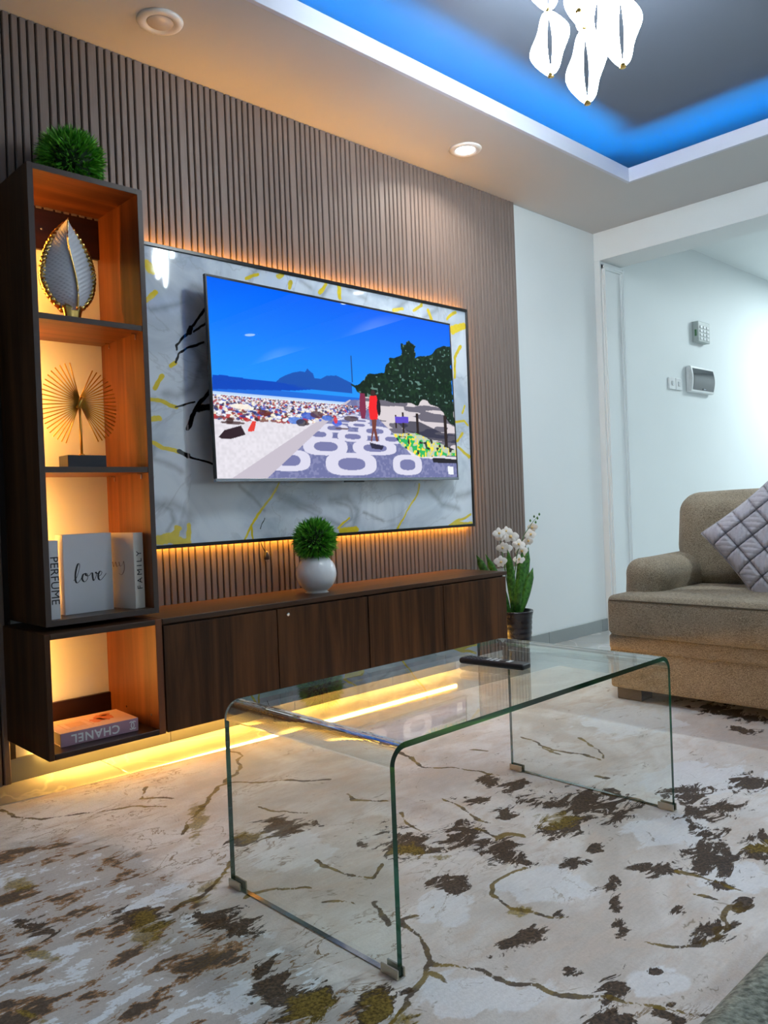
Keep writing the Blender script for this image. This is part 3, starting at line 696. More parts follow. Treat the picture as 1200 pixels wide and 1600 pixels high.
unit(2.269, 3.198, 2.735, 'walnut low cabinet at the end beside the black orchid pot', False)

# open niche
NX0, NX1 = 0.940, 1.330
ni = thing('open_niche', 'walnut open box niche with lit back below the tall shelf', 'niche', ((NX0 + NX1) / 2, CY / 2, CZ0))
box('side_panel', (NX0, CY, CZ0), (NX0 + t_, 0.019, CZ1), MAT['wood_v'], ni)
box('side_panel', (NX1 - t_ - 0.006, CY, CZ0), (NX1, 0.019, CZ1), MAT['wood_lit'], ni)
box('bottom_panel', (NX0 + t_, CY, CZ0), (NX1 - t_ - 0.006, 0.019, CZ0 + t_), MAT['wood_dark'], ni)
box('top_panel', (NX0 + t_, CY, CZ1 - t_), (NX1 - t_ - 0.006, 0.019, CZ1), MAT['wood_h'], ni)
box('back_rail', (NX0 + t_, 0.002, CZ0 + t_), (NX1 - t_ - 0.006, 0.019, CZ0 + 0.095), MAT['wood_dark'], ni)
box('led_strip', (NX0 + t_ + 0.0005, -0.055, CZ0 + 0.03), (NX0 + t_ + 0.006, -0.043, CZ1 - 0.03), MAT['spark'], ni, 0)
for yy in (-0.30, -0.12):
    V_, F_ = tube_geo([(NX1 - t_ - 0.0075, yy, CZ0 + 0.06), (NX1 - t_ - 0.0060, yy, CZ0 + 0.06)], 0.004, 10)
    mobj('screw_cap', V_, F_, MAT['chrome'], ni)

# tall shelf
SZ0, SZ1, SY = 0.545, 1.980, -0.300
sh = thing('tall_shelf', 'tall walnut open shelf unit glowing warm inside at the left', 'shelf', ((SHX0 + SHX1) / 2, SY / 2, SZ0))
def edged(name, lo, hi, mat, edge_mat, axis_front=True):
    """panel with a paler edge band on its front edge"""
    o = box(name, (lo[0], lo[1] + 0.0015, lo[2]), hi, mat, sh, 0.0006)
    box('edge_band', (lo[0], lo[1], lo[2]), (hi[0], lo[1] + 0.0014, hi[2]), edge_mat, o, 0.0003)
    return o
edged('side_panel', (SHX0, SY, SZ0), (SHX0 + t_, 0.019, SZ1), MAT['wood_v'], MAT['wood_edge'])
edged('side_panel', (SHX1 - t_, SY, SZ0), (SHX1, 0.019, SZ1), MAT['wood_lit'], MAT['wood_edge'])
edged('top_panel', (SHX0 + t_, SY, SZ1 - t_), (SHX1 - t_, 0.019, SZ1), MAT['wood_lit_h'], MAT['wood_edge'])
edged('bottom_panel', (SHX0 + t_, SY, SZ0), (SHX1 - t_, 0.019, SZ0 + t_), MAT['wood_h'], MAT['wood_edge'])
SHELF = [1.502, 1.024]      # undersides of the middle boards
for z in SHELF:
    o = edged('shelf_board', (SHX0 + t_, SY + 0.003, z), (SHX1 - t_, 0.019, z + t_), MAT['wood_lit_h'], MAT['wood_edge'])
    for yy in (SY + 0.05, -0.05):
        for sx, xx in ((1, SHX0 + t_), (-1, SHX1 - t_)):
            b = bm_join([bm_box((min(xx, xx + sx * 0.018), yy - 0.002, z - 0.004), (max(xx, xx + sx * 0.018), yy + 0.002, z - 0.0004), 0.0005),
                         bm_box((min(xx, xx + sx * 0.004), yy - 0.003, z - 0.020), (max(xx, xx + sx * 0.004), yy + 0.003, z - 0.004), 0.001)])
            bobj('shelf_pin', b, MAT['chrome'], o)
rail = box('back_rail', (SHX0 + t_, 0.001, 1.815), (SHX1 - t_, 0.019, SZ1 - t_), MAT['wood_dark'], sh)
V_, F_ = lathe_geo([(0.0, -0.002), (0.004, -0.002), (0.005, 0.0)], (0, 0, 0), 12)
mobj('screw', [(a + 1.125, c + 0.001, b + 1.885) for a, b, c in V_], F_, MAT['chrome'], rail, True)
for z0, z1, yl in ((SZ0 + 0.03, 1.00, -0.04), (1.06, 1.47, -0.10), (1.55, 1.88, -0.12)):
    box('led_strip', (SHX0 + t_ + 0.0005, yl, z0), (SHX0 + t_ + 0.006, yl + 0.01, z1), MAT['spark'], sh, 0)

# ================================================================== BOOKS
m_paper = plain('page_paper', (0.75, 0.72, 0.66), 0.8, var=0.06, vscale=120)
m_cov = plain('white_book_cover', (0.60, 0.62, 0.66), 0.4, var=0.03)
m_covw = plain('cream_book_cover', (0.68, 0.65, 0.60), 0.4, var=0.03)
m_ink = plain('black_ink', (0.012, 0.012, 0.018), 0.6)
m_inkg = plain('grey_ink', (0.22, 0.22, 0.28), 0.6)
m_inkb = plain('brown_ink', (0.18, 0.12, 0.09), 0.6)
def book(name, label, w, h, t, mat4, mcov, group='books in the lit shelves'):
    """spine faces local -y, thickness along x, height along z"""
    b = thing(name, label, 'book', mat4.translation, group)
    c = 0.003
    bm = bm_join([bm_box((0, 0, 0), (c, w, h), 0.0006), bm_box((t - c, 0, 0), (t, w, h), 0.0006), bm_box((c, 0, 0), (t - c, c, h), 0.0006)])
    bmesh.ops.transform(bm, matrix=mat4, verts=bm.verts[:])
    bobj('cover', bm, mcov, b)
    box('pages', (c + 0.0002, c + 0.0002, 0.003), (t - c - 0.0002, w - 0.004, h - 0.003), m_paper, b, 0, xf=mat4)
    return b
def RZ(loc, deg): return Matrix.Translation(loc) @ Matrix.Rotation(math.radians(deg), 4, 'Z')
zb = SZ0 + t_ + 0.0003
# PERFUME
m1 = RZ((0.9950, -0.275, zb), 2)
b1 = book('book', 'slim pale book with PERFUME along its spine at the shelf edge', 0.19, 0.248, 0.030, m1, m_cov)
text('lettering', 'PERFUME', 0.037, m_ink, b1, m1 @ frame4((0, 0, -1), (1, 0, 0), (0.0145, -0.0004, 0.122)), bold=0.0, spacing=1.02)
# love
m2 = RZ((1.066, -0.150, zb), -86)
b2 = book('book', 'pale square book facing out with handwritten word love', 0.172, 0.262, 0.052, m2, m_cov)
def ribbon_text(strokes, mat4, wid, mat, parent, name='lettering'):
    geos = []
    for st in strokes:
        P = [Vector((x, y, 0)) for x, y in st]
        # Catmull-Rom
        Q = []
        for i in range(len(P) - 1):
            p0, p1, p2, p3 = P[max(i - 1, 0)], P[i], P[i + 1], P[min(i + 2, len(P) - 1)]
            for k in range(6):
                t = k / 6
                Q.append(0.5 * ((2 * p1) + (p2 - p0) * t + (2 * p0 - 5 * p1 + 4 * p2 - p3) * t * t + (3 * p1 - p0 - 3 * p2 + p3) * t ** 3))
        Q.append(P[-1])
        V_ = []; F_ = []
        for i, q in enumerate(Q):
            d = (Q[min(i + 1, len(Q) - 1)] - Q[max(i - 1, 0)]).normalized()
            w = wid * (0.35 + 0.9 * max(0, -d.y) ** 1.0)      # thick down strokes
            nrm = Vector((-d.y, d.x, 0)) * w
            V_ += [q - nrm, q + nrm, q - nrm + Vector((0, 0, 0.0005)), q + nrm + Vector((0, 0, 0.0005))]
            if i:
                a = 4 * (i - 1); b = 4 * i
                F_ += [(a + 2, b + 2, b + 3, a + 3), (a, a + 1, b + 1, b), (a, b, b + 2, a + 2), (a + 1, a + 3, b + 3, b + 1)]
        geos.append(([mat4 @ v for v in V_], F_))
    V_, F_ = merge(*geos)
    return mobj(name, V_, F_, mat, parent)
LOVE = [[(-5.2, -0.6), (-4.2, 0.2), (-3.3, 2.4), (-3.2, 3.6), (-3.8, 3.4), (-4.5, 1.4), (-4.6, -0.6), (-4.1, -1.3), (-3.2, -0.7), (-2.4, 0.4)],
        [(-1.3, 1.0), (-2.2, 0.7), (-2.5, -0.5), (-1.8, -1.2), (-0.9, -0.5), (-0.8, 0.6), (-1.4, 1.0), (-1.2, 0.4), (-0.3, 0.3), (0.3, 0.9)],
        [(0.2, 0.9), (0.7, 0.9), (0.8, -0.2), (1.1, -1.1), (1.8, -0.2), (2.1, 1.0), (1.8, 0.9), (2.5, 0.6)],
        [(2.5, -0.2), (3.4, 0.2), (3.8, 0.9), (3.2, 1.2), (2.6, 0.3), (2.7, -0.8), (3.4, -1.1), (4.4, -0.3), (5.2, 0.5)]]
mf = m2 @ frame4((0, 1, 0), (0, 0, 1), (0.0522, 0.090, 0.118))
ribbon_text([[(x * 0.0112, y * 0.0126) for x, y in s] for s in LOVE], mf, 0.0024, m_ink, b2)
# FAMILY
m3 = RZ((1.284, -0.264, zb), 12)
b3 = book('book', 'thick pale book with FAMILY on its spine against the shelf side', 0.175, 0.258, 0.040, m3, m_covw)
text('lettering', 'FAMILY', 0.029, m_ink, b3, m3 @ frame4((0, 0, 1), (-1, 0, 0), (0.0215, -0.0004, 0.130)), bold=0.0, spacing=1.5)
MY = [[(-3, -0.8), (-2.4, 1.0), (-2.2, -0.6), (-1.6, 1.0), (-1.3, -0.6), (-0.7, 1.0), (-0.4, -0.5), (0.2, 0)], [(0.3, 1.0), (0.6, -0.3), (1.2, 0), (1.7, 1.2), (1.8, -1.4), (1.0, -3.0), (0.2, -2.6)]]
mf = m3 @ frame4((0, -1, 0), (0, 0, 1), (-0.0002, 0.085, 0.148))
ribbon_text([[(x * 0.018, y * 0.011) for x, y in s] for s in MY], mf, 0.0014, m_inkb, b3)
m_pot = plain('white_ink', (0.85, 0.85, 0.86), 0.5, var=0.02)
# CHANEL (lying, upside down)
m_lil = plain('mauve_book_cover', sr(178, 140, 158), 0.4, var=0.04)
m_top = plain('blush_book_cover', sr(240, 196, 164), 0.45, var=0.05)
m_red = plain('orange_print', sr(226, 130, 84), 0.6, var=0.25, vscale=60)
m_tan = plain('tan_print', sr(222, 170, 128), 0.6, var=0.12, vscale=60)
zc = CZ0 + t_ + 0.0003
m4 = Matrix.Translation((1.256, -0.302, zc)) @ Matrix.Rotation(math.radians(-2), 4, 'Z') @ frame4((0, 0, 1), (0, 1, 0), (0, 0, 0))
b4 = book('book', 'mauve book with CHANEL spine lying upside down in the lower niche', 0.175, 0.256, 0.042, m4, m_lil)
text('lettering', 'CHANEL', 0.038, m_pot, b4, m4 @ frame4((0, 0, 1), (-1, 0, 0), (0.021, -0.0004, 0.143)), bold=0.0008, spacing=1.12)
# interlocked rings emblem and cover print
geos = []
for sgn in (-1, 1):
    pts = [(sgn * (0.0044 + 0.0092 * math.cos(a)), 0.0125 * math.sin(a)) for a in np.linspace(math.radians(50), math.radians(310), 22)]
    V_ = []; F_ = []
    for i, (px, py) in enumerate(pts):
        q = Vector(pts[min(i + 1, 21)]) - Vector(pts[max(i - 1, 0)]); q.normalize(); nn = Vector((-q.y, q.x)) * 0.0017
        V_ += [(px - nn.x, py - nn.y, 0), (px + nn.x, py + nn.y, 0), (px - nn.x, py - nn.y, 0.0004), (px + nn.x, py + nn.y, 0.0004)]
        if i:
            a = 4 * (i - 1); b = 4 * i
            F_ += [(a + 2, b + 2, b + 3, a + 3), (a, a + 1, b + 1, b), (a, b, b + 2, a + 2), (a + 1, a + 3, b + 3, b + 1)]
    geos.append((V_, F_))
V_, F_ = merge(*geos)
ml = m4 @ frame4((0, 0, 1), (-1, 0, 0), (0.021, -0.0005, 0.020))
mobj('emblem', [ml @ Vector(v) for v in V_], F_, m_pot, b4)
box('cover_paper', (0.0421, 0.0005, 0.0005), (0.0424, 0.1745, 0.2555), m_top, b4, 0, xf=m4)
def blob(cx, cz, rx, rz, seed, m, x=0.04245):
    rg = random.Random(seed); n = 18
    pts = [(cx + rx * math.cos(2 * math.pi * i / n) * rg.uniform(.65, 1.1), cz + rz * math.sin(2 * math.pi * i / n) * rg.uniform(.65, 1.1)) for i in range(n)]
    V_ = [m4 @ Vector((x, a, b)) for a, b in pts] + [m4 @ Vector((x + 0.0003, a, b)) for a, b in pts]
    F_ = [tuple(range(n, 2 * n)), tuple(range(n))[::-1]] + [(i, (i + 1) % n, n + (i + 1) % n, n + i) for i in range(n)]
    mobj('cover_print', V_, F_, m, b4)
blob(0.10, 0.075, 0.045, 0.035, 1, m_red); blob(0.08, 0.105, 0.03, 0.03, 2, m_red); blob(0.13, 0.06, 0.02, 0.02, 3, m_red)
for lo, hi in [((0.0425, 0.035, 0.135), (0.0427, 0.038, 0.22)), ((0.0425, 0.12, 0.135), (0.0427, 0.123, 0.22)), ((0.0425, 0.035, 0.132), (0.0427, 0.123, 0.135)), ((0.0425, 0.035, 0.22), (0.0427, 0.123, 0.223)), ((0.0425, 0.05, 0.15), (0.0427, 0.11, 0.205))]:
    box('cover_print', lo, hi, m_tan, b4, 0, xf=m4)

# ================================================================== ORNAMENTS
# leaf sculpture
LZ0 = SHELF[0] + t_
LX, LY = 1.150, -0.165
lf = thing('leaf_sculpture', 'white ribbed leaf sculpture with gold scalloped edge on the top shelf', 'sculpture', (LX, LY, LZ0))
m_ribw = plain('pearl_white', (0.62, 0.64, 0.70), 0.35, var=0.05)
NT = 24
def lw(t):      # half width of the leaf at height t
    a = 0.084 * max(0.0, math.sin(math.pi * min(1, t) ** 0.74)) ** 0.80
    return max(a, 0.026 * max(0, 1 - 4 * t)) + 0.002
def mid(t): return 0.010 * math.sin(2 * math.pi * (t * 0.9 + 0.05)) - 0.012 * t
LHT = 0.300
def leafpt(t, s, side):
    zt = 0.050 + LHT * t
    w = lw(t)
    cx = mid(t)
    xo = -0.004 + w * side
    xx = cx + (xo - cx) * s
    ph = 21 * t - 3.6 * s
    rib = 0.0055 * math.sin(2 * math.pi * ph) * (0.35 + 0.65 * s) * min(1, 6 * (1 - t))
    yy = -0.010 - 0.020 * (1 - s) + 0.018 * s * s + rib
    return (LX + xx, LY + yy, LZ0 + zt)
for side in (-1, 1):
    A, B = 130, 10
    P3 = np.array([[leafpt(a / A, b / B, side) for b in range(B + 1)] for a in range(A + 1)])
    V_ = [tuple(v) for v in P3.reshape(-1, 3)] + [(v[0], v[1] + 0.012, v[2]) for v in P3.reshape(-1, 3)]
    n1 = (A + 1) * (B + 1); F_ = []
    for a in range(A):
        for b in range(B):
            q = (a * (B + 1) + b, a * (B + 1) + b + 1, (a + 1) * (B + 1) + b + 1, (a + 1) * (B + 1) + b)
            F_.append(q if side > 0 else q[::-1]); F_.append(tuple(i + n1 for i in (q[::-1] if side > 0 else q)))
    mobj('blade', V_, F_, m_ribw, lf, True)
    # scalloped gold rim
    path = []; rad = []
    for a in range(A + 1):
        p = leafpt(a / A, 1.0, side); path.append((p[0], p[1] + 0.004, p[2])); rad.append(0.0105 * (0.70 + 0.40 * abs(math.sin(math.pi * 23 * a / A))) * min(1, 0.35 + 4 * (1 - a / A)))
    tube('gold_rim', path, rad, MAT['gold'], lf, 10)
tube('midrib', [(LX + mid(t), LY - 0.034, LZ0 + 0.050 + LHT * t) for t in np.linspace(0, 1, 30)], [0.004 - 0.002 * t for t in np.linspace(0, 1, 30)], MAT['gold'], lf)
prof = [(0.037, 0.0), (0.038, 0.004), (0.032, 0.009), (0.028, 0.025), (0.031, 0.045), (0.036, 0.060), (0.030, 0.074)]
lathe('gold_base', prof, (LX, LY, LZ0), MAT['gold'], lf, 24, (1, 0.62))

# sunburst sculpture
BZ = SHELF[1] + t_
SX, SYY, SZC = 1.160, -0.170, 1.262
sb = thing('sunburst_sculpture', 'gold sunburst rod sculpture on a black block on the middle shelf', 'sculpture', (SX, SYY, BZ))
box('base_block', (SX - 0.060, SYY - 0.03, BZ), (SX + 0.072, SYY + 0.045, BZ + 0.045), plain('black_base', (0.006, 0.008, 0.02), 0.3), sb, 0.0015)
tube('stem', [(SX, SYY, BZ + 0.045), (SX, SYY, SZC + 0.004)], 0.0042, MAT['brass'], sb, 12)
lathe('stem_collar', [(0.010, 0), (0.010, 0.003), (0.006, 0.006)], (SX, SYY, BZ + 0.045), MAT['brass'], sb, 16)
rod_n = 22
for side in (-1, 1):
    for i in range(rod_n):
        f = i / (rod_n - 1)
        ang = math.radians(108 + 145 * f) if side < 0 else math.radians(62 - 132 * f)
        Lr = 0.138 * (0.98 + 0.04 * math.sin(9 * f))
        yo = (-0.030 + 0.06 * f) * (1 if side < 0 else -1)
        base_off = 0.016 * math.sin(math.pi * (f - 0.5))
        p0 = Vector((SX + side * 0.004, SYY + yo * 0.25, SZC - base_off))
        p1 = Vector((SX + Lr * math.cos(ang) * 0.985, SYY + yo, SZC + Lr * math.sin(ang)))
        tube('rod', [p0, p1], 0.0021, MAT['brass'], sb, 6)
tube('hub', [(SX - 0.008, SYY, SZC - 0.016), (SX + 0.010, SYY, SZC + 0.020)], 0.007, MAT['brass'], sb, 10)

# grass balls
def grass(c, R, n, seed, zmin=-9, vis_h=0.0):
    rg = np.random.default_rng(seed)
    V_ = []; F_ = []; idx = []
    for i in range(n):
        d = rg.normal(size=3); d /= np.linalg.norm(d)
        if c[2] + d[2] * R < zmin: continue
        j = d + 0.55 * rg.normal(size=3) * 0.6; j /= np.linalg.norm(j)
        side = np.cross(d, rg.normal(size=3)); side /= np.linalg.norm(side)
        L_ = R * (0.24 + 0.20 * rg.random()); w = R * 0.030
        p0 = c + d * R * 0.72
        p1 = p0 + (0.6 * d + 0.4 * j) * L_ * 0.5; p2 = p0 + (0.35 * d + 0.65 * j) * L_
        p2[2] = max(p2[2], zmin); p1[2] = max(p1[2], zmin); p0[2] = max(p0[2], zmin)
        o = len(V_)
        V_ += [p0 - side * w, p0 + side * w, p1 + side * w * .8, p1 - side * w * .8, p2]
        F_ += [(o, o + 1, o + 2, o + 3), (o + 3, o + 2, o + 4)]
        k = int(rg.random() > .62); idx += [k, k]
    return V_, F_, idx
def ball(nm_parent, c, R, n, seed, zmin):
    V_, F_, idx = grass(np.array(c), R, n, seed, zmin)
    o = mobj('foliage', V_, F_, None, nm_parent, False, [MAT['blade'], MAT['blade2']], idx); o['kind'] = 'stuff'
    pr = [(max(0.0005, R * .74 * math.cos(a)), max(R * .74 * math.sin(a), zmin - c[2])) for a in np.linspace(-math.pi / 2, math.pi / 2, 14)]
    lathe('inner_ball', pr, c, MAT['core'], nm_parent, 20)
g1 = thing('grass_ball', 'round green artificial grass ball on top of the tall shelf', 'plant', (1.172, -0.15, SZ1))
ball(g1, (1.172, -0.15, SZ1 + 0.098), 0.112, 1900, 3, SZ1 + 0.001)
PXc, PYc = 2.122, -0.20
g2 = thing('potted_grass_ball', 'round green grass ball in a white globe pot on the worktop', 'plant', (PXc, PYc, CZ1))
pr = [(0.05 , 0.0)] + [(0.084 * math.cos(a), 0.078 + 0.083 * math.sin(a)) for a in np.linspace(-1.05, 1.15, 18)] + [(0.028, 0.150), (0.028, 0.13)]
lathe('globe_pot', pr, (PXc, PYc, CZ1 + 0.0002), MAT['pot_white'], g2, 40)
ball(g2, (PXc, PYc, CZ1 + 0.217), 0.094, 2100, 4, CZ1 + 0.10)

# orchid
OX, OY = 3.475, -0.19
orc = thing('potted_orchid', 'white artificial orchid in a ribbed black pot beside the cabinet end', 'plant', (OX, OY, 0))
pr = [(0.065, 0.0), (0.070, 0.004)]
for k in range(9):
    z = 0.02 + 0.028 * k; r = 0.072 + 0.0018 * k
    pr += [(r, z), (r + 0.003, z + 0.009), (r + 0.003, z + 0.018)]
pr += [(0.092, 0.272), (0.096, 0.286), (0.094, 0.294), (0.084, 0.292), (0.080, 0.262), (0.001, 0.258)]
lathe('pot', pr, (OX, OY, 0.0), plain('black_ribbed_pot', (0.012, 0.012, 0.018), 0.25, var=0.4, vscale=12), orc, 36)
def strap(p0, p1, p2, w, name='leaf', mat=None):
    A = 12; V_ = []; F_ = []
    p0, p1, p2 = Vector(p0), Vector(p1), Vector(p2)
    for i in range(A + 1):
        t = i / A
        p = p0 * (1 - t) ** 2 + p1 * 2 * t * (1 - t) + p2 * t * t
        d = ((p1 - p0) * (1 - t) + (p2 - p1) * t).normalized()
        view = Vector((0.7, -0.7, 0.1)).normalized()
        s = d.cross(Vector((0.69, 0.72, 0))); s.normalize(); nrm = s.cross(d).normalized()
        ww = w * (0.55 + 0.75 * math.sin(math.pi * min(1, t * 0.85 + 0.05))) * (1 if t < .85 else max(0.04, (1 - t) / .15))
        V_ += [p - s * ww + nrm * ww * .3, p, p + s * ww + nrm * ww * .3]
        V_ += [p - s * ww + nrm * (ww * .3 + .0015), p + nrm * .0015, p + s * ww + nrm * (ww * .3 + .0015)]
        if i:
            a = 6 * (i - 1); b = 6 * i
            F_ += [(a, a + 1, b + 1, b), (a + 1, a + 2, b + 2, b + 1), (a + 3, b + 3, b + 4, a + 4), (a + 4, b + 4, b + 5, a + 5), (a, b, b + 3, a + 3), (a + 2, a + 5, b + 5, b + 2)]
    return mobj(name, V_, F_, mat or MAT['strap'], orc, True)
def op(u_, v_, dep=0.0):
    """place by offset along the wall (m) and height, with depth towards the room"""
    return (OX + u_ * 1.22, OY + dep, 0.26 + (v_ - 0.26) * 1.06)
for (a, b, c, w) in [((-.01, .26, 0), (-.04, .42, -.03), (-.058, .60, -.02), .017), ((.01, .26, 0), (.02, .45, -.03), (.045, .585, -.02), .019), ((.02, .26, 0), (.07, .42, 0), (.125, .60, .01), .018),
                     ((.03, .26, .02), (.09, .38, .02), (.135, .525, .03), .018), ((-.02, .26, .02), (-.02, .40, .05), (-.09, .58, .10), .016), ((-.03, .26, .03), (-.10, .46, .07), (-.20, .585, .05), .017),
                     ((.0, .26, -.02), (.03, .36, -.05), (.085, .50, -.05), .017), ((-.01, .26, -.02), (-.03, .36, -.05), (-.025, .47, -.06), .016), ((.03, .26, .0), (.05, .42, .02), (.10, .555, .03), .015)]:
    strap(op(*a[:2], a[2]), op(*b[:2], b[2]), op(*c[:2], c[2]), w)
stem = [op(0, .27, 0), op(.0, .45, 0), op(.03, .58, 0), op(.09, .67, 0), op(.15, .725, 0), op(.19, .755, 0)]
tube('flower_stem', stem, [.003, .003, .0026, .0022, .0018, .0012], MAT['strap'], orc, 6)
tube('flower_stem', [op(-.01, .27, .01), op(-.04, .50, .02), op(-.06, .62, .02), op(-.075, .705, .02)], [.003, .003, .002, .0015], MAT['strap'], orc, 6)
m_pet = plain('orchid_petal', (0.82, 0.80, 0.76), 0.5, var=0.06)
def flower(c, R, seed):
    rg = random.Random(seed)
    nv = Vector((-0.69 + rg.uniform(-.4, .4), -0.72 + rg.uniform(-.4, .4), rg.uniform(-.2, .3))).normalized()
    a = nv.cross(Vector((0, 0, 1))).normalized(); b = nv.cross(a)
    geos = []
    for k, (ang, rr, wd) in enumerate([(0, 1, .62), (180, 1, .62), (90, .9, .45), (215 + 20, .85, .4), (305, .85, .4)]):
        th = math.radians(ang + rg.uniform(-10, 10)); dv = a * math.cos(th) - b * math.sin(th); sd = nv.cross(dv)
        V_ = []; F_ = []
        for i in range(6):
            t = i / 5; ww = R * wd * math.sin(math.pi * (0.12 + 0.80 * t)) * .85
            p = Vector(c) + dv * R * rr * t + nv * (R * .22 * t * (1 - t) * 2)
            V_ += [p - sd * ww - nv * ww * .25, p, p + sd * ww - nv * ww * .25]
            if i:
                q = 3 * (i - 1); e = 3 * i; F_ += [(q, q + 1, e + 1, e), (q + 1, q + 2, e + 2, e + 1)]
        geos.append((V_, F_))
    V_, F_ = merge(*geos)
    f = mobj('blossom', V_, F_, m_pet, orc, True)
    V_, F_ = tube_geo([Vector(c), Vector(c) + nv * R * .35], [R * .12, R * .2], 8)
    mobj('lip', V_, F_, plain('orchid_lip', (0.75, 0.55, 0.22), 0.5), f, True)
for i, (a, b, c, r) in enumerate([(-.105, .685, -.01, .034), (-.085, .665, .0, .03), (-.095, .615, -.02, .034), (-.035, .665, -.02, .044), (-.045, .605, 0, .034), (.02, .62, -.02, .036), (.05, .585, -.01, .036), (.12, .665, -.01, .034), (.15, .70, 0, .03), (-.10, .545, -.01, .036), (.135, .63, .02, .03), (.03, .545, -.01, .032), (-.02, .69, .02, .03)]):
    flower(op(a, b, c), r, i)
for a, b in ((.135, .735), (.165, .755), (.19, .745), (.205, .765), (.175, .725)):
    lathe('bud', [(0.0005, -.008), (.005, -.003), (.0055, .002), (.001, .009)], op(a, b, 0), MAT['strap'], orc, 8)

# plug hanging under the marble panel
pl = thing('power_plug', 'small black plug hanging on its cable below the marble panel', 'plug', (2.005, -0.012, 0.68))
tube('cable', [(1.982, -0.010, 0.752), (1.986, -0.012, 0.735), (1.996, -0.014, 0.712), (2.004, -0.014, 0.702)], 0.0025, MAT['black'], pl, 6)
lathe('plug_body', [(0.004, 0.022), (0.008, 0.016), (0.013, 0.0), (0.014, -0.012), (0.010, -0.014)][::-1], (2.008, -0.0145, 0.684), MAT['black'], pl, 12, (1, .8))
for dx in (-.005, .005): tube('pin', [(2.008 + dx, -0.0145, 0.671), (2.008 + dx, -0.0145, 0.660)], 0.0016, MAT['chrome'], pl, 6)

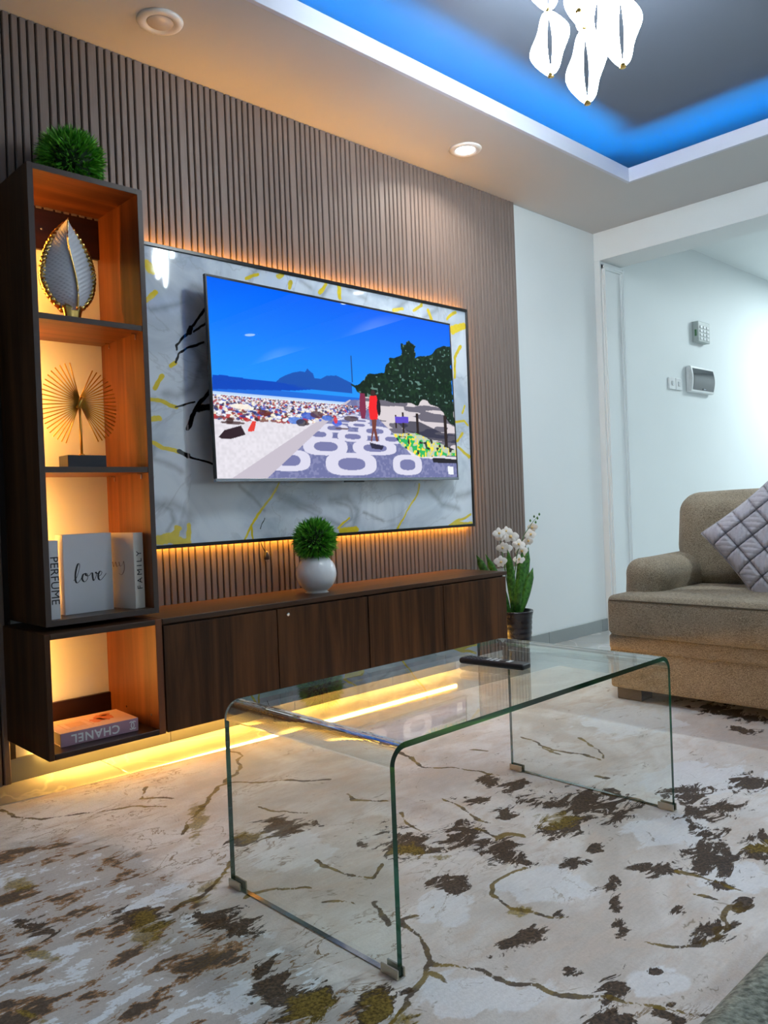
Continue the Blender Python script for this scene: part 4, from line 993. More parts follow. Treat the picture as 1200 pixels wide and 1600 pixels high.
# ================================================================== RUG
RA = -0.0687
RO = np.array([0.0, -0.166])                 # a point on the rug edge nearest the cabinets
E1 = np.array([math.cos(RA), math.sin(RA)]); E2 = np.array([math.sin(RA), -math.cos(RA)])
RU0, RU1, RV = -0.55, 3.55, 2.75
RZT = 0.011
def m_rug():
    m, nt, out = new_mat('abstract_crackle_rug')
    a1 = node(nt, 'ShaderNodeAttribute', attribute_name='blotch')
    s1 = node(nt, 'ShaderNodeSeparateColor'); nt.links.new(a1.outputs['Color'], s1.inputs[0])
    a2 = node(nt, 'ShaderNodeAttribute', attribute_name='crack')
    s2 = node(nt, 'ShaderNodeSeparateColor'); nt.links.new(a2.outputs['Color'], s2.inputs[0])
    p = pos(nt, (1, 1, 1))
    ps = pos(nt, (1.0, 2.1, 1.0), rot=(0, 0, 0.12))          # the print is drawn out along the rug's length
    big = noise(nt, p, 2.4, 4, 0.55, 0.8); midn = noise(nt, ps, 7.0, 5, 0.6, 0.6)
    fine = noise(nt, ps, 22.0, 5, 0.65, 0.4); grain = noise(nt, pos(nt, (1, 1, 1), rot=(0, 0, 0.7)), 160.0, 3, 0.7)
    streak = noise(nt, pos(nt, (26, 160, 1), rot=(0, 0, -0.5)), 1.0, 3, 0.6)
    base = mixc(nt, sstep(nt, big, 0.36, 0.64), sr(206, 198, 190), sr(236, 232, 228))
    base = mixc(nt, mth(nt, 'MULTIPLY', sstep(nt, midn, 0.45, 0.66), 0.75), base, sr(214, 200, 188))
    base = mixc(nt, mth(nt, 'MULTIPLY', sstep(nt, fine, 0.55, 0.75), 0.45), base, sr(196, 184, 172))
    wv = sstep(nt, mth(nt, 'ADD', s1.outputs[2], mth(nt, 'MULTIPLY', mth(nt, 'SUBTRACT', midn, 0.5), 1.4)), 0.36, 0.50)
    base = mixc(nt, mth(nt, 'MULTIPLY', wv, 0.75), base, sr(238, 240, 243))
    # busy stone-like part of the print: ragged dark patches, brown rims, grey flakes, pale flakes
    den = s2.outputs[1]
    st_ = noise(nt, ps, 5.6, 11, 0.70, 0.25)
    stc = mixc(nt, sstep(nt, st_, 0.418, 0.432), mixc(nt, grain, sr(44, 36, 31), sr(120, 106, 94)), mixc(nt, grain, sr(120, 84, 56), sr(182, 146, 112)))
    stc = mixc(nt, sstep(nt, st_, 0.450, 0.460), stc, mixc(nt, midn, sr(176, 170, 166), sr(216, 212, 208)))
    stc = mixc(nt, sstep(nt, st_, 0.555, 0.568), stc, mixc(nt, fine, sr(226, 232, 238), sr(244, 248, 252)))
    base = mixc(nt, sstep(nt, mth(nt, 'ADD', den, mth(nt, 'MULTIPLY', mth(nt, 'SUBTRACT', midn, 0.5), 0.9)), 0.35, 0.55), base, stc)
    # thin brown crackle drawn out along the length
    c2n = noise(nt, pos(nt, (1.0, 2.6, 1.0), rot=(0, 0, 0.1)), 3.6, 8, 0.62, 1.0)
    ck2 = mth(nt, 'SUBTRACT', 1.0, sstep(nt, mth(nt, 'ABSOLUTE', mth(nt, 'SUBTRACT', c2n, 0.5)), 0.002, 0.011))
    ck2 = mth(nt, 'MULTIPLY', mth(nt, 'MULTIPLY', ck2, sstep(nt, big, 0.46, 0.60)), s2.outputs[2])
    base = mixc(nt, mth(nt, 'MULTIPLY', ck2, 0.85), base, mixc(nt, fine, sr(96, 70, 40), sr(150, 118, 62)))
    # dark blotches, ragged edge, broken by light specks
    rg1 = noise(nt, ps, 11.0, 10, 0.72, 0.7)
    rag = mth(nt, 'MULTIPLY', mth(nt, 'SUBTRACT', rg1, 0.5), 4.0)
    dk = sstep(nt, mth(nt, 'ADD', s1.outputs[0], rag), 0.46, 0.49)
    gd = sstep(nt, mth(nt, 'ADD', s1.outputs[1], mth(nt, 'MULTIPLY', rag, 0.7)), 0.46, 0.70)
    dcol = mixc(nt, sstep(nt, grain, 0.35, 0.7), sr(38, 28, 22), sr(92, 74, 58))
    gcol = mixc(nt, sstep(nt, grain, 0.3, 0.7), sr(92, 76, 22), sr(170, 146, 54))
    base = mixc(nt, mth(nt, 'MULTIPLY', gd, 0.75), base, gcol)
    base = mixc(nt, mth(nt, 'MULTIPLY', dk, 0.95), base, dcol)
    base = mixc(nt, mth(nt, 'MULTIPLY', mth(nt, 'MULTIPLY', dk, gd), 0.55), base, gcol)
    # cracks
    ck = sstep(nt, mth(nt, 'ADD', s2.outputs[0], mth(nt, 'MULTIPLY', mth(nt, 'SUBTRACT', rg1, 0.5), 1.3)), 0.70, 0.78)
    base = mixc(nt, mth(nt, 'MULTIPLY', ck, 0.9), base, mixc(nt, sstep(nt, midn, 0.4, 0.6), sr(64, 48, 30), sr(134, 112, 44)))
    # own hairline cracks elsewhere
    hl = noise(nt, p, 1.5, 5, 0.55, 1.8)
    hair = mth(nt, 'SUBTRACT', 1.0, sstep(nt, mth(nt, 'ABSOLUTE', mth(nt, 'SUBTRACT', hl, 0.5)), 0.0, 0.006))
    hair = mth(nt, 'MULTIPLY', hair, sstep(nt, fine, 0.50, 0.6))
    base = mixc(nt, mth(nt, 'MULTIPLY', hair, 0.6), base, sr(112, 94, 60))
    tint = mth(nt, 'MULTIPLY', mth(nt, 'ADD', mth(nt, 'SUBTRACT', streak, 0.5), mth(nt, 'MULTIPLY', mth(nt, 'SUBTRACT', grain, 0.5), 1.1)), 0.22)
    hsv = node(nt, 'ShaderNodeHueSaturation'); nt.links.new(base, hsv.inputs['Color'])
    nt.links.new(mth(nt, 'ADD', 1.0, tint), hsv.inputs['Value'])
    hgt = mth(nt, 'ADD', grain, mth(nt, 'MULTIPLY', mth(nt, 'SUBTRACT', 1.0, dk), 1.2))
    princ(nt, out, hsv.outputs[0], 0.85, 0, 0.12, 0, bump(nt, hgt, 0.35, 0.004), 0.05)
    return m
rug = thing('area_rug', 'cream area rug with dark brown blotches and golden cracks under the glass table', 'rug', (1.5, -1.5, 0.0))
st = 0.0065
us = np.arange(RU0, RU1 + st, st); vs = np.arange(0.0, RV + st, st)
UU, VV = np.meshgrid(us, vs)
WX = RO[0] + UU * E1[0] + VV * E2[0]; WYy = RO[1] + UU * E1[1] + VV * E2[1]
soft = vnoise(UU, VV, 18, 18, 21)
pile = grid_mesh('pile', np.stack([WX, WYy, RZT + 0.0012 * (soft - .5)], -1)[::-1], m_rug(), rug)
bl = np.zeros(UU.shape + (4,)); bl[..., 3] = 1
cr = np.zeros(UU.shape + (4,)); cr[..., 3] = 1
for ch, L in ((0, RUG_DARK), (1, RUG_GOLD), (2, RUG_WHITE)):
    for cx, cy_, a, b, c, d in L:
        dx = WX - cx; dy = WYy - cy_
        q = np.sqrt((a * dx + b * dy) ** 2 + (c * dx + d * dy) ** 2)
        bl[..., ch] = np.maximum(bl[..., ch], np.clip(1.0 - 0.55 * q, 0, 1))
bl[..., 0] = np.where(bl[..., 0] > 0.02, bl[..., 0], -0.45)
wxr = 0.05 * (vnoise(UU, VV, 9, 9, 41) - .5) + 0.018 * (vnoise(UU, VV, 30, 30, 43) - .5); wyr = 0.05 * (vnoise(UU, VV, 9, 9, 42) - .5) + 0.018 * (vnoise(UU, VV, 30, 30, 44) - .5)
for pts in RUG_CRACK:
    d = seg_dist(WX + wxr, WYy + wyr, pts)
    cr[..., 0] = np.maximum(cr[..., 0], np.clip(1.0 - d / 0.022, 0, 1))
# flake density: the rug's near left third carries the busy crackled part of the design
cr[..., 1] = np.clip((1.08 - WX) / 0.30, 0, 1) * np.clip((-0.36 - WYy) / 0.40, 0, 1)
cr[..., 2] = np.clip((1.75 - WX) / 0.5, 0.0, 1)
vattr(pile, 'blotch', bl[::-1]); vattr(pile, 'crack', cr[::-1])
m_hem = plain('cream_satin_hem', (0.86, 0.80, 0.68), 0.28, spec=0.6, var=0.03)
def rp(u, v, z): return (RO[0] + u * E1[0] + v * E2[0], RO[1] + u * E1[1] + v * E2[1], z)
hr = 0.0060
for a, b in (((RU0, 0), (RU1, 0)), ((RU1, 0), (RU1, RV)), ((RU1, RV), (RU0, RV)), ((RU0, RV), (RU0, 0))):
    tube('hem', [rp(*a, hr), rp(*b, hr)], hr, m_hem, rug, 12)
box('backing', (RU0 + .002, -RV + .002, 0.0005), (RU1 - .002, -.002, 0.0095), m_hem, rug, 0, xf=Matrix.Translation((RO[0], RO[1], 0)) @ Matrix.Rotation(RA, 4, 'Z'))

# ================================================================== GLASS TABLE
def m_glass():
    m, nt, out = new_mat('clear_table_glass')
    geo = node(nt, 'ShaderNodeNewGeometry')
    ior = mth(nt, 'ADD', mth(nt, 'MULTIPLY', geo.outputs['Backfacing'], 1 / 1.5 - 1.5), 1.5)
    fr = node(nt, 'ShaderNodeFresnel'); nt.links.new(ior, fr.inputs['IOR'])
    tint = mixc(nt, noise(nt, pos(nt), 3, 2), (0.955, 0.985, 0.965), (0.965, 0.99, 0.975))
    tr = node(nt, 'ShaderNodeBsdfTransparent'); nt.links.new(tint, tr.inputs[0])
    gl = node(nt, 'ShaderNodeBsdfGlossy'); gl.inputs['Roughness'].default_value = 0.0
    mx = node(nt, 'ShaderNodeMixShader'); nt.links.new(fr.outputs[0], mx.inputs[0])
    nt.links.new(tr.outputs[0], mx.inputs[1]); nt.links.new(gl.outputs[0], mx.inputs[2])
    nt.links.new(mx.outputs[0], out.inputs[0])
    return m
def m_bend():
    m, nt, out = new_mat('bent_table_glass')
    g = node(nt, 'ShaderNodeBsdfGlass'); g.inputs['Roughness'].default_value = 0.0; g.inputs['IOR'].default_value = 1.5
    setin(nt, g.inputs['Color'], mixc(nt, noise(nt, pos(nt), 3, 2), (0.93, 0.98, 0.95), (0.95, 0.99, 0.97)))
    nt.links.new(g.outputs[0], out.inputs[0])
    return m
def m_gedge():
    m, nt, out = new_mat('green_glass_edge')
    n = noise(nt, pos(nt), 6, 3)
    c = mixc(nt, sstep(nt, n, 0.45, 0.75), (0.001, 0.030, 0.018), (0.004, 0.13, 0.065))
    b = princ(nt, out, c, 0.08, 0, 0.4, 0.0)
    b.inputs['Transmission Weight'].default_value = 0.25; b.inputs['IOR'].default_value = 1.5
    return m
GX0, GX1, GY0, GY1, GZ1, GT = 1.021, 2.100, -1.756, -1.205, 0.4415, 0.012
GZ0 = 0.0135
tb = thing('glass_coffee_table', 'bent clear glass coffee table with green edges standing on the rug', 'coffee table', ((GX0 + GX1) / 2, (GY0 + GY1) / 2, GZ0))
R_ = 0.042
outer = [(GX0, GZ0), (GX0, GZ1 - R_ - 0.001)]; inner = [(GX0 + GT, GZ0), (GX0 + GT, GZ1 - R_ - 0.001)]
kind = []
NB = 22
outer += [(GX0 + R_ - R_ * math.cos(t), GZ1 - R_ + R_ * math.sin(t)) for t in np.linspace(0, math.pi / 2, NB)]
inner += [(GX0 + R_ - (R_ - GT) * math.cos(t), GZ1 - R_ + (R_ - GT) * math.sin(t)) for t in np.linspace(0, math.pi / 2, NB)]
outer += [(GX0 + R_ + 0.001, GZ1), (GX1 - R_ - 0.001, GZ1)]; inner += [(GX0 + R_ + 0.001, GZ1 - GT), (GX1 - R_ - 0.001, GZ1 - GT)]
outer += [(GX1 - R_ + R_ * math.sin(t), GZ1 - R_ + R_ * math.cos(t)) for t in np.linspace(0, math.pi / 2, NB)]
inner += [(GX1 - R_ + (R_ - GT) * math.sin(t), GZ1 - R_ + (R_ - GT) * math.cos(t)) for t in np.linspace(0, math.pi / 2, NB)]
outer += [(GX1, GZ1 - R_ - 0.001), (GX1, GZ0)]; inner += [(GX1 - GT, GZ1 - R_ - 0.001), (GX1 - GT, GZ0)]
n = len(outer); V_ = []
for x_, z_ in outer: V_ += [(x_, GY0, z_), (x_, GY1, z_)]
for x_, z_ in inner: V_ += [(x_, GY0, z_), (x_, GY1, z_)]
F_ = []; fi = []
bend_x = lambda i: (2 <= i < NB + 1) or (NB + 4 <= i < 2 * NB + 3)
isb = lambda i: (1 <= i < NB) or (NB + 1 <= i < 2 * NB)
for i in range(n - 1):
    a, b = 2 * i, 2 * (i + 1); c, d = 2 * (n + i), 2 * (n + i + 1)
    F_.append((a, b, b + 1, a + 1)[::-1]); fi.append(2 if bend_x(i) else 0)
    F_.append((c, d, d + 1, c + 1)); fi.append(2 if bend_x(i) else 0)
    F_.append((a, b, d, c)); fi.append(1)                   # camera side edge
    F_.append((a + 1, c + 1, d + 1, b + 1)); fi.append(1)
F_.append((0, 1, 2 * n + 1, 2 * n)); fi.append(1)
F_.append((2 * (n - 1), 2 * (2 * n - 1), 2 * (2 * n - 1) + 1, 2 * (n - 1) + 1)); fi.append(1)
gt = mobj('bent_glass_sheet', V_, F_, None, tb, False, [m_glass(), m_gedge(), m_bend()], fi)
bmx = bmesh.new(); bmx.from_mesh(gt.data); bmesh.ops.recalc_face_normals(bmx, faces=bmx.faces[:]); bmx.to_mesh(gt.data); bmx.free()
for i, f in enumerate(gt.data.polygons): f.use_smooth = False
m_clip = plain('clear_foot_clip', (0.55, 0.50, 0.40), 0.2, 0.6)
for xx in (GX0 + GT / 2, GX1 - GT / 2):
    for ya, yb in ((GY0 - 0.004, GY0 + 0.042), (GY1 - 0.042, GY1 + 0.004)):
        bm = bm_join([bm_box((xx - 0.0105, ya, RZT + 0.0008), (xx - 0.0063, yb, RZT + 0.019), 0.001), bm_box((xx + 0.0063, ya, RZT + 0.0008), (xx + 0.0105, yb, RZT + 0.019), 0.001),
                      bm_box((xx - 0.0105, ya, RZT + 0.0006), (xx + 0.0105, yb, RZT + 0.0024), 0.0005)])
        bobj('foot_clip', bm, m_clip, tb)

# remote
rx0 = Matrix.Translation((1.700, -1.462, GZ1 + 0.0004)) @ Matrix.Rotation(math.radians(5.5), 4, 'Z')
rem = thing('remote_control', 'slim black remote control lying on the glass table', 'remote', rx0.translation)
cushion('remote_body', (-0.022, -0.102, 0.0), (0.022, 0.102, 0.017), 0.008, MAT['black'], rem, n=5, xf=rx0)
m_btn = plain('grey_button', (0.03, 0.03, 0.035), 0.5)
for i in range(5):
    for j in range(3):
        box('button', (-0.015 + 0.011 * j, 0.03 + 0.012 * i, 0.0166), (-0.007 + 0.011 * j, 0.037 + 0.012 * i, 0.0184), m_btn, rem, 0.0008, xf=rx0)
for (a, b, c, d) in [(-.016, -.004, -.006, .004), (-.003, -.004, .006, .004), (.008, -.004, .016, .004), (-.014, -.020, -.002, -.012), (.0, -.020, .013, -.012), (-.013, -.056, .010, -.044), (-.012, .012, .012, .018)]:
    box('button', (a, b, 0.0166), (c, d, 0.0182), MAT['white'], rem, 0.0006, xf=rx0)
V_, F_ = lathe_geo([(0.013, 0.0165), (0.013, 0.0186), (0.004, 0.0186), (0.004, 0.018)], (0, -0.033, 0), 20)
mobj('button', [rx0 @ Vector(v) for v in V_], F_, m_btn, rem)

# ================================================================== SOFAS
so = thing('sofa', 'taupe woven sofa with rolled arm and quilted cushion at the right', 'sofa', (3.5, -1.8, RZT))
FX = 3.075
YE, YN = -0.985, -2.76
cushion('base', (FX + 0.018, YN, 0.062), (4.02, YE + 0.012, 0.236), 0.016, MAT['sofa'], so, n=14)
cushion('seat_rail', (FX + 0.006, YN, 0.226), (4.02, YE + 0.008, 0.296), 0.018, MAT['sofa'], so, n=14)
for a, b in ((YE + 0.004, -1.86), (-1.868, YN)):
    c = cushion('seat_cushion', (FX - 0.012, b, 0.290), (3.80, a, 0.462), 0.030, MAT['sofa'], so, (0.008, 0, 0.012), 16)
    tube('piping', [(FX - 0.010, a - 0.02, 0.440), (FX - 0.014, a - 0.10, 0.443), (FX - 0.018, (a + b) / 2, 0.444), (FX - 0.010, b + 0.02, 0.440)], 0.0028, MAT['welt'], c, 6)
def armgeo(y0, y1, inner):
    """rolled arm: rounded block, roll swelling to the inside"""
    bm = rgeo((3.215, y0, 0.285), (3.97, y1, 0.605), 0.070, (0.006, 0.0, 0.0), 14)
    for v in bm.verts:
        t = max(0, (v.co.z - 0.46) / 0.145)
        v.co.y += inner * 0.018 * math.sin(math.pi * min(1, t)) * (1 if (v.co.y - (y0 + y1) / 2) * inner > 0 else 0.2)
        v.co.z += 0.018 * max(0, (v.co.x - 3.4)) * t
    return bm
bobj('arm', armgeo(-1.150, -0.965, -1), MAT['sofa'], so, True)
bobj('arm', armgeo(-2.76, -2.58, 1), MAT['sofa'], so, True)
cushion('back_frame', (3.86, YN + .02, 0.28), (4.05, YE - .02, 0.800), 0.04, MAT['sofa'], so, n=12)
def backcush(y0, y1):
    bm = rgeo((3.60, y0, 0.455), (3.87, y1, 0.880), 0.085, (0.030, 0.0, 0.012), 16)
    for v in bm.verts:
        k = (v.co.z - 0.455) / 0.42
        v.co.x += 0.06 * (k - 0.4)
        # lower corner pinched by the arm
        if v.co.y > y1 - 0.12 and k < 0.42:
            v.co.y -= 0.055 * (0.42 - k) / 0.42 * min(1, (v.co.y - (y1 - 0.12)) / 0.12)
    return bm
for y0, y1 in ((-1.80, -1.020), (-2.58, -1.805)):
    bobj('back_cushion', backcush(y0, y1), MAT['sofa'], so, True)
m_foot = plain('dark_wood_foot', sr(46, 38, 34), 0.4)
for fx, fy in ((FX + 0.045, YE - 0.005), (FX + 0.045, YN + 0.13), (3.90, YE - 0.005), (3.90, YN + 0.13)):
    box('foot', (fx, fy - 0.115, RZT + 0.0008 if fx < 3.4 else 0.0005), (fx + 0.09, fy, 0.066), m_foot, so, 0.003)

# throw cushion with tufted squares
def m_pillow():
    m, nt, out = new_mat('silver_pleated_satin')
    at = node(nt, 'ShaderNodeAttribute', attribute_name='crease_shade')
    sp = node(nt, 'ShaderNodeSeparateColor'); nt.links.new(at.outputs['Color'], sp.inputs[0])
    n = noise(nt, pos(nt), 90, 3)
    c = mixc(nt, n, sr(176, 172, 180), sr(206, 203, 210))
    c = mixc(nt, mth(nt, 'MULTIPLY', sp.outputs[0], 0.85), c, sr(54, 48, 56))  # shade in the creases and pleats painted dark into the satin
    princ(nt, out, c, 0.42, 0, 0.4, 0, bump(nt, n, 0.15, 0.002), 0.2)
    return m
Lc = Vector((3.415, -1.250, 0.706)); Bc = Vector((3.375, -1.462, 0.468))
ea = (Bc - Lc); S_ = 0.40
ea.normalize()
eb = Vector((0.20, -0.66, 0.62)); eb = (eb - ea * eb.dot(ea)).normalized()
nn = ea.cross(eb).normalized()
if nn.x > 0: nn = -nn
th = thing('throw_cushion', 'silver grey pleated throw cushion tipped on its corner on the sofa', 'cushion', Lc + (ea + eb) * S_ / 2)
NG = 101; NC = 5
GA, GB = np.meshgrid(np.linspace(0, 1, NG), np.linspace(0, 1, NG))
env = np.clip(1 - (2 * GA - 1) ** 4, 0, 1) ** .55 * np.clip(1 - (2 * GB - 1) ** 4, 0, 1) ** .55
fa = (GA * NC) % 1.0; fb = (GB * NC) % 1.0; ca = np.floor(GA * NC); cb = np.floor(GB * NC)
par = (ca + cb) % 2
edge_ = np.minimum(np.minimum(fa, 1 - fa), np.minimum(fb, 1 - fb))
cell = np.clip(edge_ / 0.16, 0, 1) ** .6
ple = np.where(par > 0, np.abs(np.sin(math.pi * 2.5 * (fa - fb))) * 0.5, np.abs(np.sin(math.pi * 2.5 * (fa + fb))) * 0.5)
corner = np.hypot(np.minimum(fa, 1 - fa), np.minimum(fb, 1 - fb))
hgt = 0.052 * env + env * (0.015 * cell + 0.006 * ple * cell)
pinch = 1 - 0.05 * np.sin(math.pi * GB) ** 0.8
A_ = 0.5 + (GA - 0.5) * (1 - 0.06 * np.sin(math.pi * GB)); B_ = 0.5 + (GB - 0.5) * (1 - 0.06 * np.sin(math.pi * GA))
base3 = np.array(Lc)[None, None] + A_[..., None] * np.array(ea) * S_ + B_[..., None] * np.array(eb) * S_
front = base3 + hgt[..., None] * np.array(nn)
back = base3 - (0.045 * env)[..., None] * np.array(nn)
mp_ = m_pillow()
flip = np.cross(np.array(ea), np.array(eb)) @ np.array(nn) > 0
fo = grid_mesh('front_panel', front if flip else front[::-1], mp_, th)
tf = np.zeros((NG, NG, 4)); tf[..., 3] = 1
tf[..., 0] = np.clip(np.clip(1 - edge_ / 0.06, 0, 1) * np.clip(1.5 - corner / 0.55, 0.45, 1) + np.clip(1 - corner / 0.16, 0, 1) + 0.45 * (ple < 0.12) * (corner < .5), 0, 1)  # mask of the painted shade along seams, corners and pleat valleys
vattr(fo, 'crease_shade', tf if flip else tf[::-1])
bo = grid_mesh('back_panel', back[::-1] if flip else back, mp_, th)
vattr(bo, 'crease_shade', np.zeros((NG, NG, 4)))
ring = [base3[0, i] for i in range(0, NG, 4)] + [base3[i, -1] for i in range(4, NG, 4)] + [base3[-1, i] for i in range(NG - 5, -1, -4)] + [base3[i, 0] for i in range(NG - 5, -1, -4)]
tube('edge_piping', [tuple(v) for v in ring], 0.004, plain('silver_piping', sr(190, 186, 192), 0.5), th, 6)

# sofa in the near corner, only its seat edge is in view
s2 = thing('near_sofa', 'grey green boucle sofa whose seat edge shows in the near corner', 'sofa', (0.9, -3.0, 0.0))
cushion('base', (-0.10, -3.45, 0.06), (1.90, -2.57, 0.285), 0.02, MAT['boucle'], s2, n=14)
cushion('seat_cushion', (-0.08, -3.30, 0.285), (1.88, -2.510, 0.455), 0.03, MAT['boucle'], s2, (0, 0.0, 0.0), 30)
cushion('backrest', (-0.10, -3.62, 0.10), (1.90, -3.30, 0.72), 0.06, MAT['boucle'], s2, n=14)
for fx in (0.0, 1.72):
    for fy in (-3.4, -2.70): box('foot', (fx, fy, RZT + 0.0008 if fy > -3 else 0.0005), (fx + 0.08, fy + 0.08, 0.066), m_foot, s2, 0.003)

# ================================================================== DOWNLIGHTS
m_lens_on = glow('lit_lens', (0.92, 0.97, 1.0), 14.0)
m_lens_off = plain('unlit_lens', (0.66, 0.60, 0.55), 0.3, var=0.03)
m_ring = plain('downlight_ring', (0.74, 0.72, 0.70), 0.35, var=0.02)
def downlight(x, y, z, on, label, col=COOL, power=None):
    d = thing('downlight', label, 'ceiling light', (x, y, z - 0.012), 'round downlights')
    lathe('ring', [(0.045, -0.003), (0.052, -0.009), (0.066, -0.011), (0.076, -0.007), (0.080, -0.0005)][::-1], (x, y, z), m_ring, d, 36)
    lathe('lens', [(0.0005, -0.0075), (0.044, -0.0075), (0.0462, -0.0035)], (x, y, z), m_lens_on if on else m_lens_off, d, 32)
    if on:
        l = bpy.data.lights.new('downlight_lamp', 'AREA'); l.shape = 'DISK'; l.size = 0.085
        l.energy = power or P_DOWN; l.color = col; l.spread = math.radians(150)
        lo_ = bpy.data.objects.new('downlight_lamp', l); link(lo_, d); lo_.location = (x, y, z - 0.014)
downlight(1.456, -0.281, H, False, 'unlit round downlight in the soffit above the tall shelf')
downlight(3.086, -0.287, H, True, 'lit round downlight in the soffit above the television', (1.0, 0.90, 0.78), P_DOWN * .35)
downlight(4.44, -2.06, H, True, 'lit downlight reflected at the top edge of the marble panel')
downlight(4.44, -3.29, H, True, 'lit downlight reflected as a small white oval in the television sky')
downlight(1.9, -4.2, H, True, 'added unseen downlight behind the viewer brightening the cabinet fronts')  # extra lamp out of view, added to light the wall and cabinet fronts

# hall ceiling light
hl = thing('hall_ceiling_light', 'square bright panel light on the hall ceiling', 'ceiling light', (7.9, -1.3, HT - 0.032))
box('light_frame', (7.6, -1.6, HT - 0.060), (8.2, -1.0, HT - 0.031), MAT['white'], hl, 0.004)
box('diffuser', (7.62, -1.58, HT - 0.064), (8.18, -1.02, HT - 0.0605), glow('panel_diffuser', (0.84, 0.96, 1.0), 7.0), hl, 0.001)
l = bpy.data.lights.new('hall_lamp', 'AREA'); l.shape = 'SQUARE'; l.size = 0.56; l.energy = 60; l.color = (0.82, 0.96, 1.0)
lo_ = bpy.data.objects.new('hall_lamp', l); link(lo_, hl); lo_.location = (7.9, -1.3, HT - 0.067)

# ================================================================== CHANDELIER
ch = thing('chandelier', 'glowing white twisted ribbon chandelier hanging from the tray ceiling', 'chandelier', (2.35, -1.41, HT))
lathe('ceiling_plate', [(0.001, -0.03), (0.15, -0.03), (0.155, -0.025), (0.155, -0.0005)], (2.35, -1.41, HT), MAT['gold'], ch, 40)
m_ch = glow('white_ribbon_led', (0.84, 0.94, 1.0), E_CHAND)
def pendant(c, zb_, L_, tw0, Rm_=0.062, turns=0.10):
    A = 40; geos = []
    for k in range(2):
        V_ = []; F_ = []
        for i in range(A + 1):
            t = i / A
            lob = abs(math.sin(math.pi * (t * 1.0))) ** .75
            r1 = 0.012 + Rm_ * lob * (0.75 + 0.25 * math.sin(2 * math.pi * (t + k * .5)))
            an = tw0 + k * math.pi + turns * 2 * math.pi * (t - .5)
            dv = Vector((math.cos(an), math.sin(an), 0)); sv = Vector((-dv.y, dv.x, 0)) * 0.004
            bow = Vector((-dv.y, dv.x, 0)) * (0.007 * math.sin(2 * math.pi * t))
            z = zb_ + L_ * t
            a = Vector((c[0], c[1], z)) + dv * (0.0012 + 0.0080 * max(0, math.sin(math.pi * min(1, max(0, t * 1.15 - .06))))); b = Vector((c[0], c[1], z)) + dv * r1 + bow
            V_ += [a - sv, b - sv, b + sv, a + sv]
            if i:
                o = 4 * (i - 1); q = 4 * i
                for e in range(4): F_.append((o + e, o + (e + 1) % 4, q + (e + 1) % 4, q + e))
        F_ += [(3, 2, 1, 0), (4 * A, 4 * A + 1, 4 * A + 2, 4 * A + 3)]
        geos.append((V_, F_))
    V_, F_ = merge(*geos)
    o = mobj('light_ribbon', V_, F_, m_ch, ch, True)
    lathe('gold_cap', [(0.007, -0.010), (0.010, -0.009), (0.010, 0.002), (0.006, 0.006)], (c[0], c[1], zb_), MAT['gold'], o, 14)
vdir = 2.114        # broad side roughly across the room diagonal
PEND = [((2.35, -1.412), 2.168, 2, 0.25), ((2.33, -1.290), 2.300, 2, -0.2, 0.215), ((2.37, -1.530), 2.245, 2, 0.5), ((2.27, -1.44), 2.42, 1, 0.9), ((2.44, -1.40), 2.40, 1, -0.5)]
for (c, zb_, nseg, tw, *ln) in PEND:
    z = zb_; LP_ = ln[0] if ln else 0.240
    for s_ in range(nseg):
        if z + LP_ > HT - 0.05: break
        pendant(c, z, LP_ - 0.008, vdir + tw * 0.5 + 0.25 * s_)
        z += LP_
    tube('suspension_rod', [(c[0], c[1], z - 0.008), (c[0], c[1], HT - 0.028)], 0.0028, MAT['gold'], ch, 6)

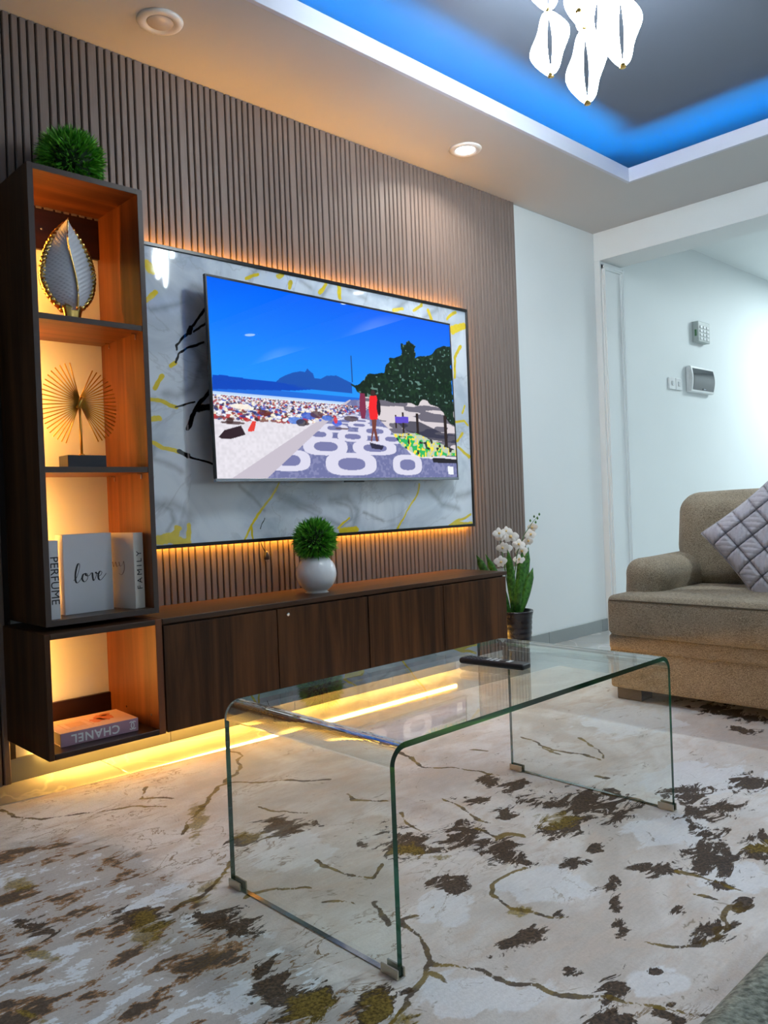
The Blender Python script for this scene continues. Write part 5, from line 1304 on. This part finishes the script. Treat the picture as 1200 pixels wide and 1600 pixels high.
# ================================================================== HALL WALL DEVICES
kp = thing('alarm_keypad', 'small white alarm keypad on the hall wall above the fuse box', 'keypad', (6.22, 0.0, 2.125))
box('keypad_body', (6.12, -0.030, 2.045), (6.32, WY - 0.0005, 2.205), plain('grey_white_plastic', (0.42, 0.47, 0.46), 0.4), kp, 0.006, 2)
box('side_label', (6.1185, -0.016, 2.09), (6.1205, 0.0, 2.14), plain('green_label', (0.05, 0.16, 0.06), 0.4), kp, 0)
for i in range(4):
    for j in range(3):
        box('key', (6.145 + .055 * j, -0.036, 2.06 + .03 * i), (6.185 + .055 * j, -0.0295, 2.08 + .03 * i), MAT['white'], kp, 0.002)
fb_ = thing('fuse_box', 'white fuse box with dark smoked door on the hall wall', 'fuse box', (6.18, 0.0, 1.75))
fbm = []
box('case', (5.98, -0.018, 1.650), (6.38, WY - 0.0005, 1.850), MAT['white'], fb_, 0.010, 3)
def curved(name, x0, x1, z0, z1, y, bow, mat, parent, th=0.004):
    A = 12; V_ = []; F_ = []
    for i in range(A + 1):
        t = i / A; z = z0 + (z1 - z0) * t; yy = y - bow * math.sin(math.pi * t)
        V_ += [(x0, yy, z), (x1, yy, z), (x0, yy + th + bow, z), (x1, yy + th + bow, z)]
        if i:
            a = 4 * (i - 1); b = 4 * i
            F_ += [(a, a + 1, b + 1, b), (a + 2, b + 2, b + 3, a + 3), (a, b, b + 2, a + 2), (a + 1, a + 3, b + 3, b + 1)]
    F_ += [(0, 2, 3, 1), (4 * A, 4 * A + 1, 4 * A + 3, 4 * A + 2)]
    return mobj(name, V_, F_, mat, parent, False)
cv = curved('front_frame', 5.985, 6.375, 1.655, 1.845, -0.021, 0.014, MAT['white'], fb_)
dr = curved('smoked_door', 6.005, 6.360, 1.668, 1.832, -0.025, 0.014, plain('smoked_plastic', (0.012, 0.014, 0.022), 0.08, spec=0.8), fb_)
box('latch', (6.17, -0.034, 1.674), (6.21, -0.026, 1.682), MAT['silver'], dr, 0.002)
for k, xx in enumerate((5.694, 5.797)):
    sw = thing('light_switch', ['white wall switch plate with lit rocker, left of the pair in the hall', 'white wall switch plate right of the pair, next to the fuse box'][k], 'switch', (xx + .048, 0.01, 1.70), 'hall switches')
    box('plate', (xx, 0.006, 1.654), (xx + 0.096, WY - 0.0005, 1.742), MAT['white'], sw, 0.003, 2)
    box('rocker', (xx + 0.033, 0.0005, 1.680), (xx + 0.063, 0.0065, 1.716), plain('rocker_plastic', (0.62, 0.64, 0.66), 0.3), sw, 0.002)
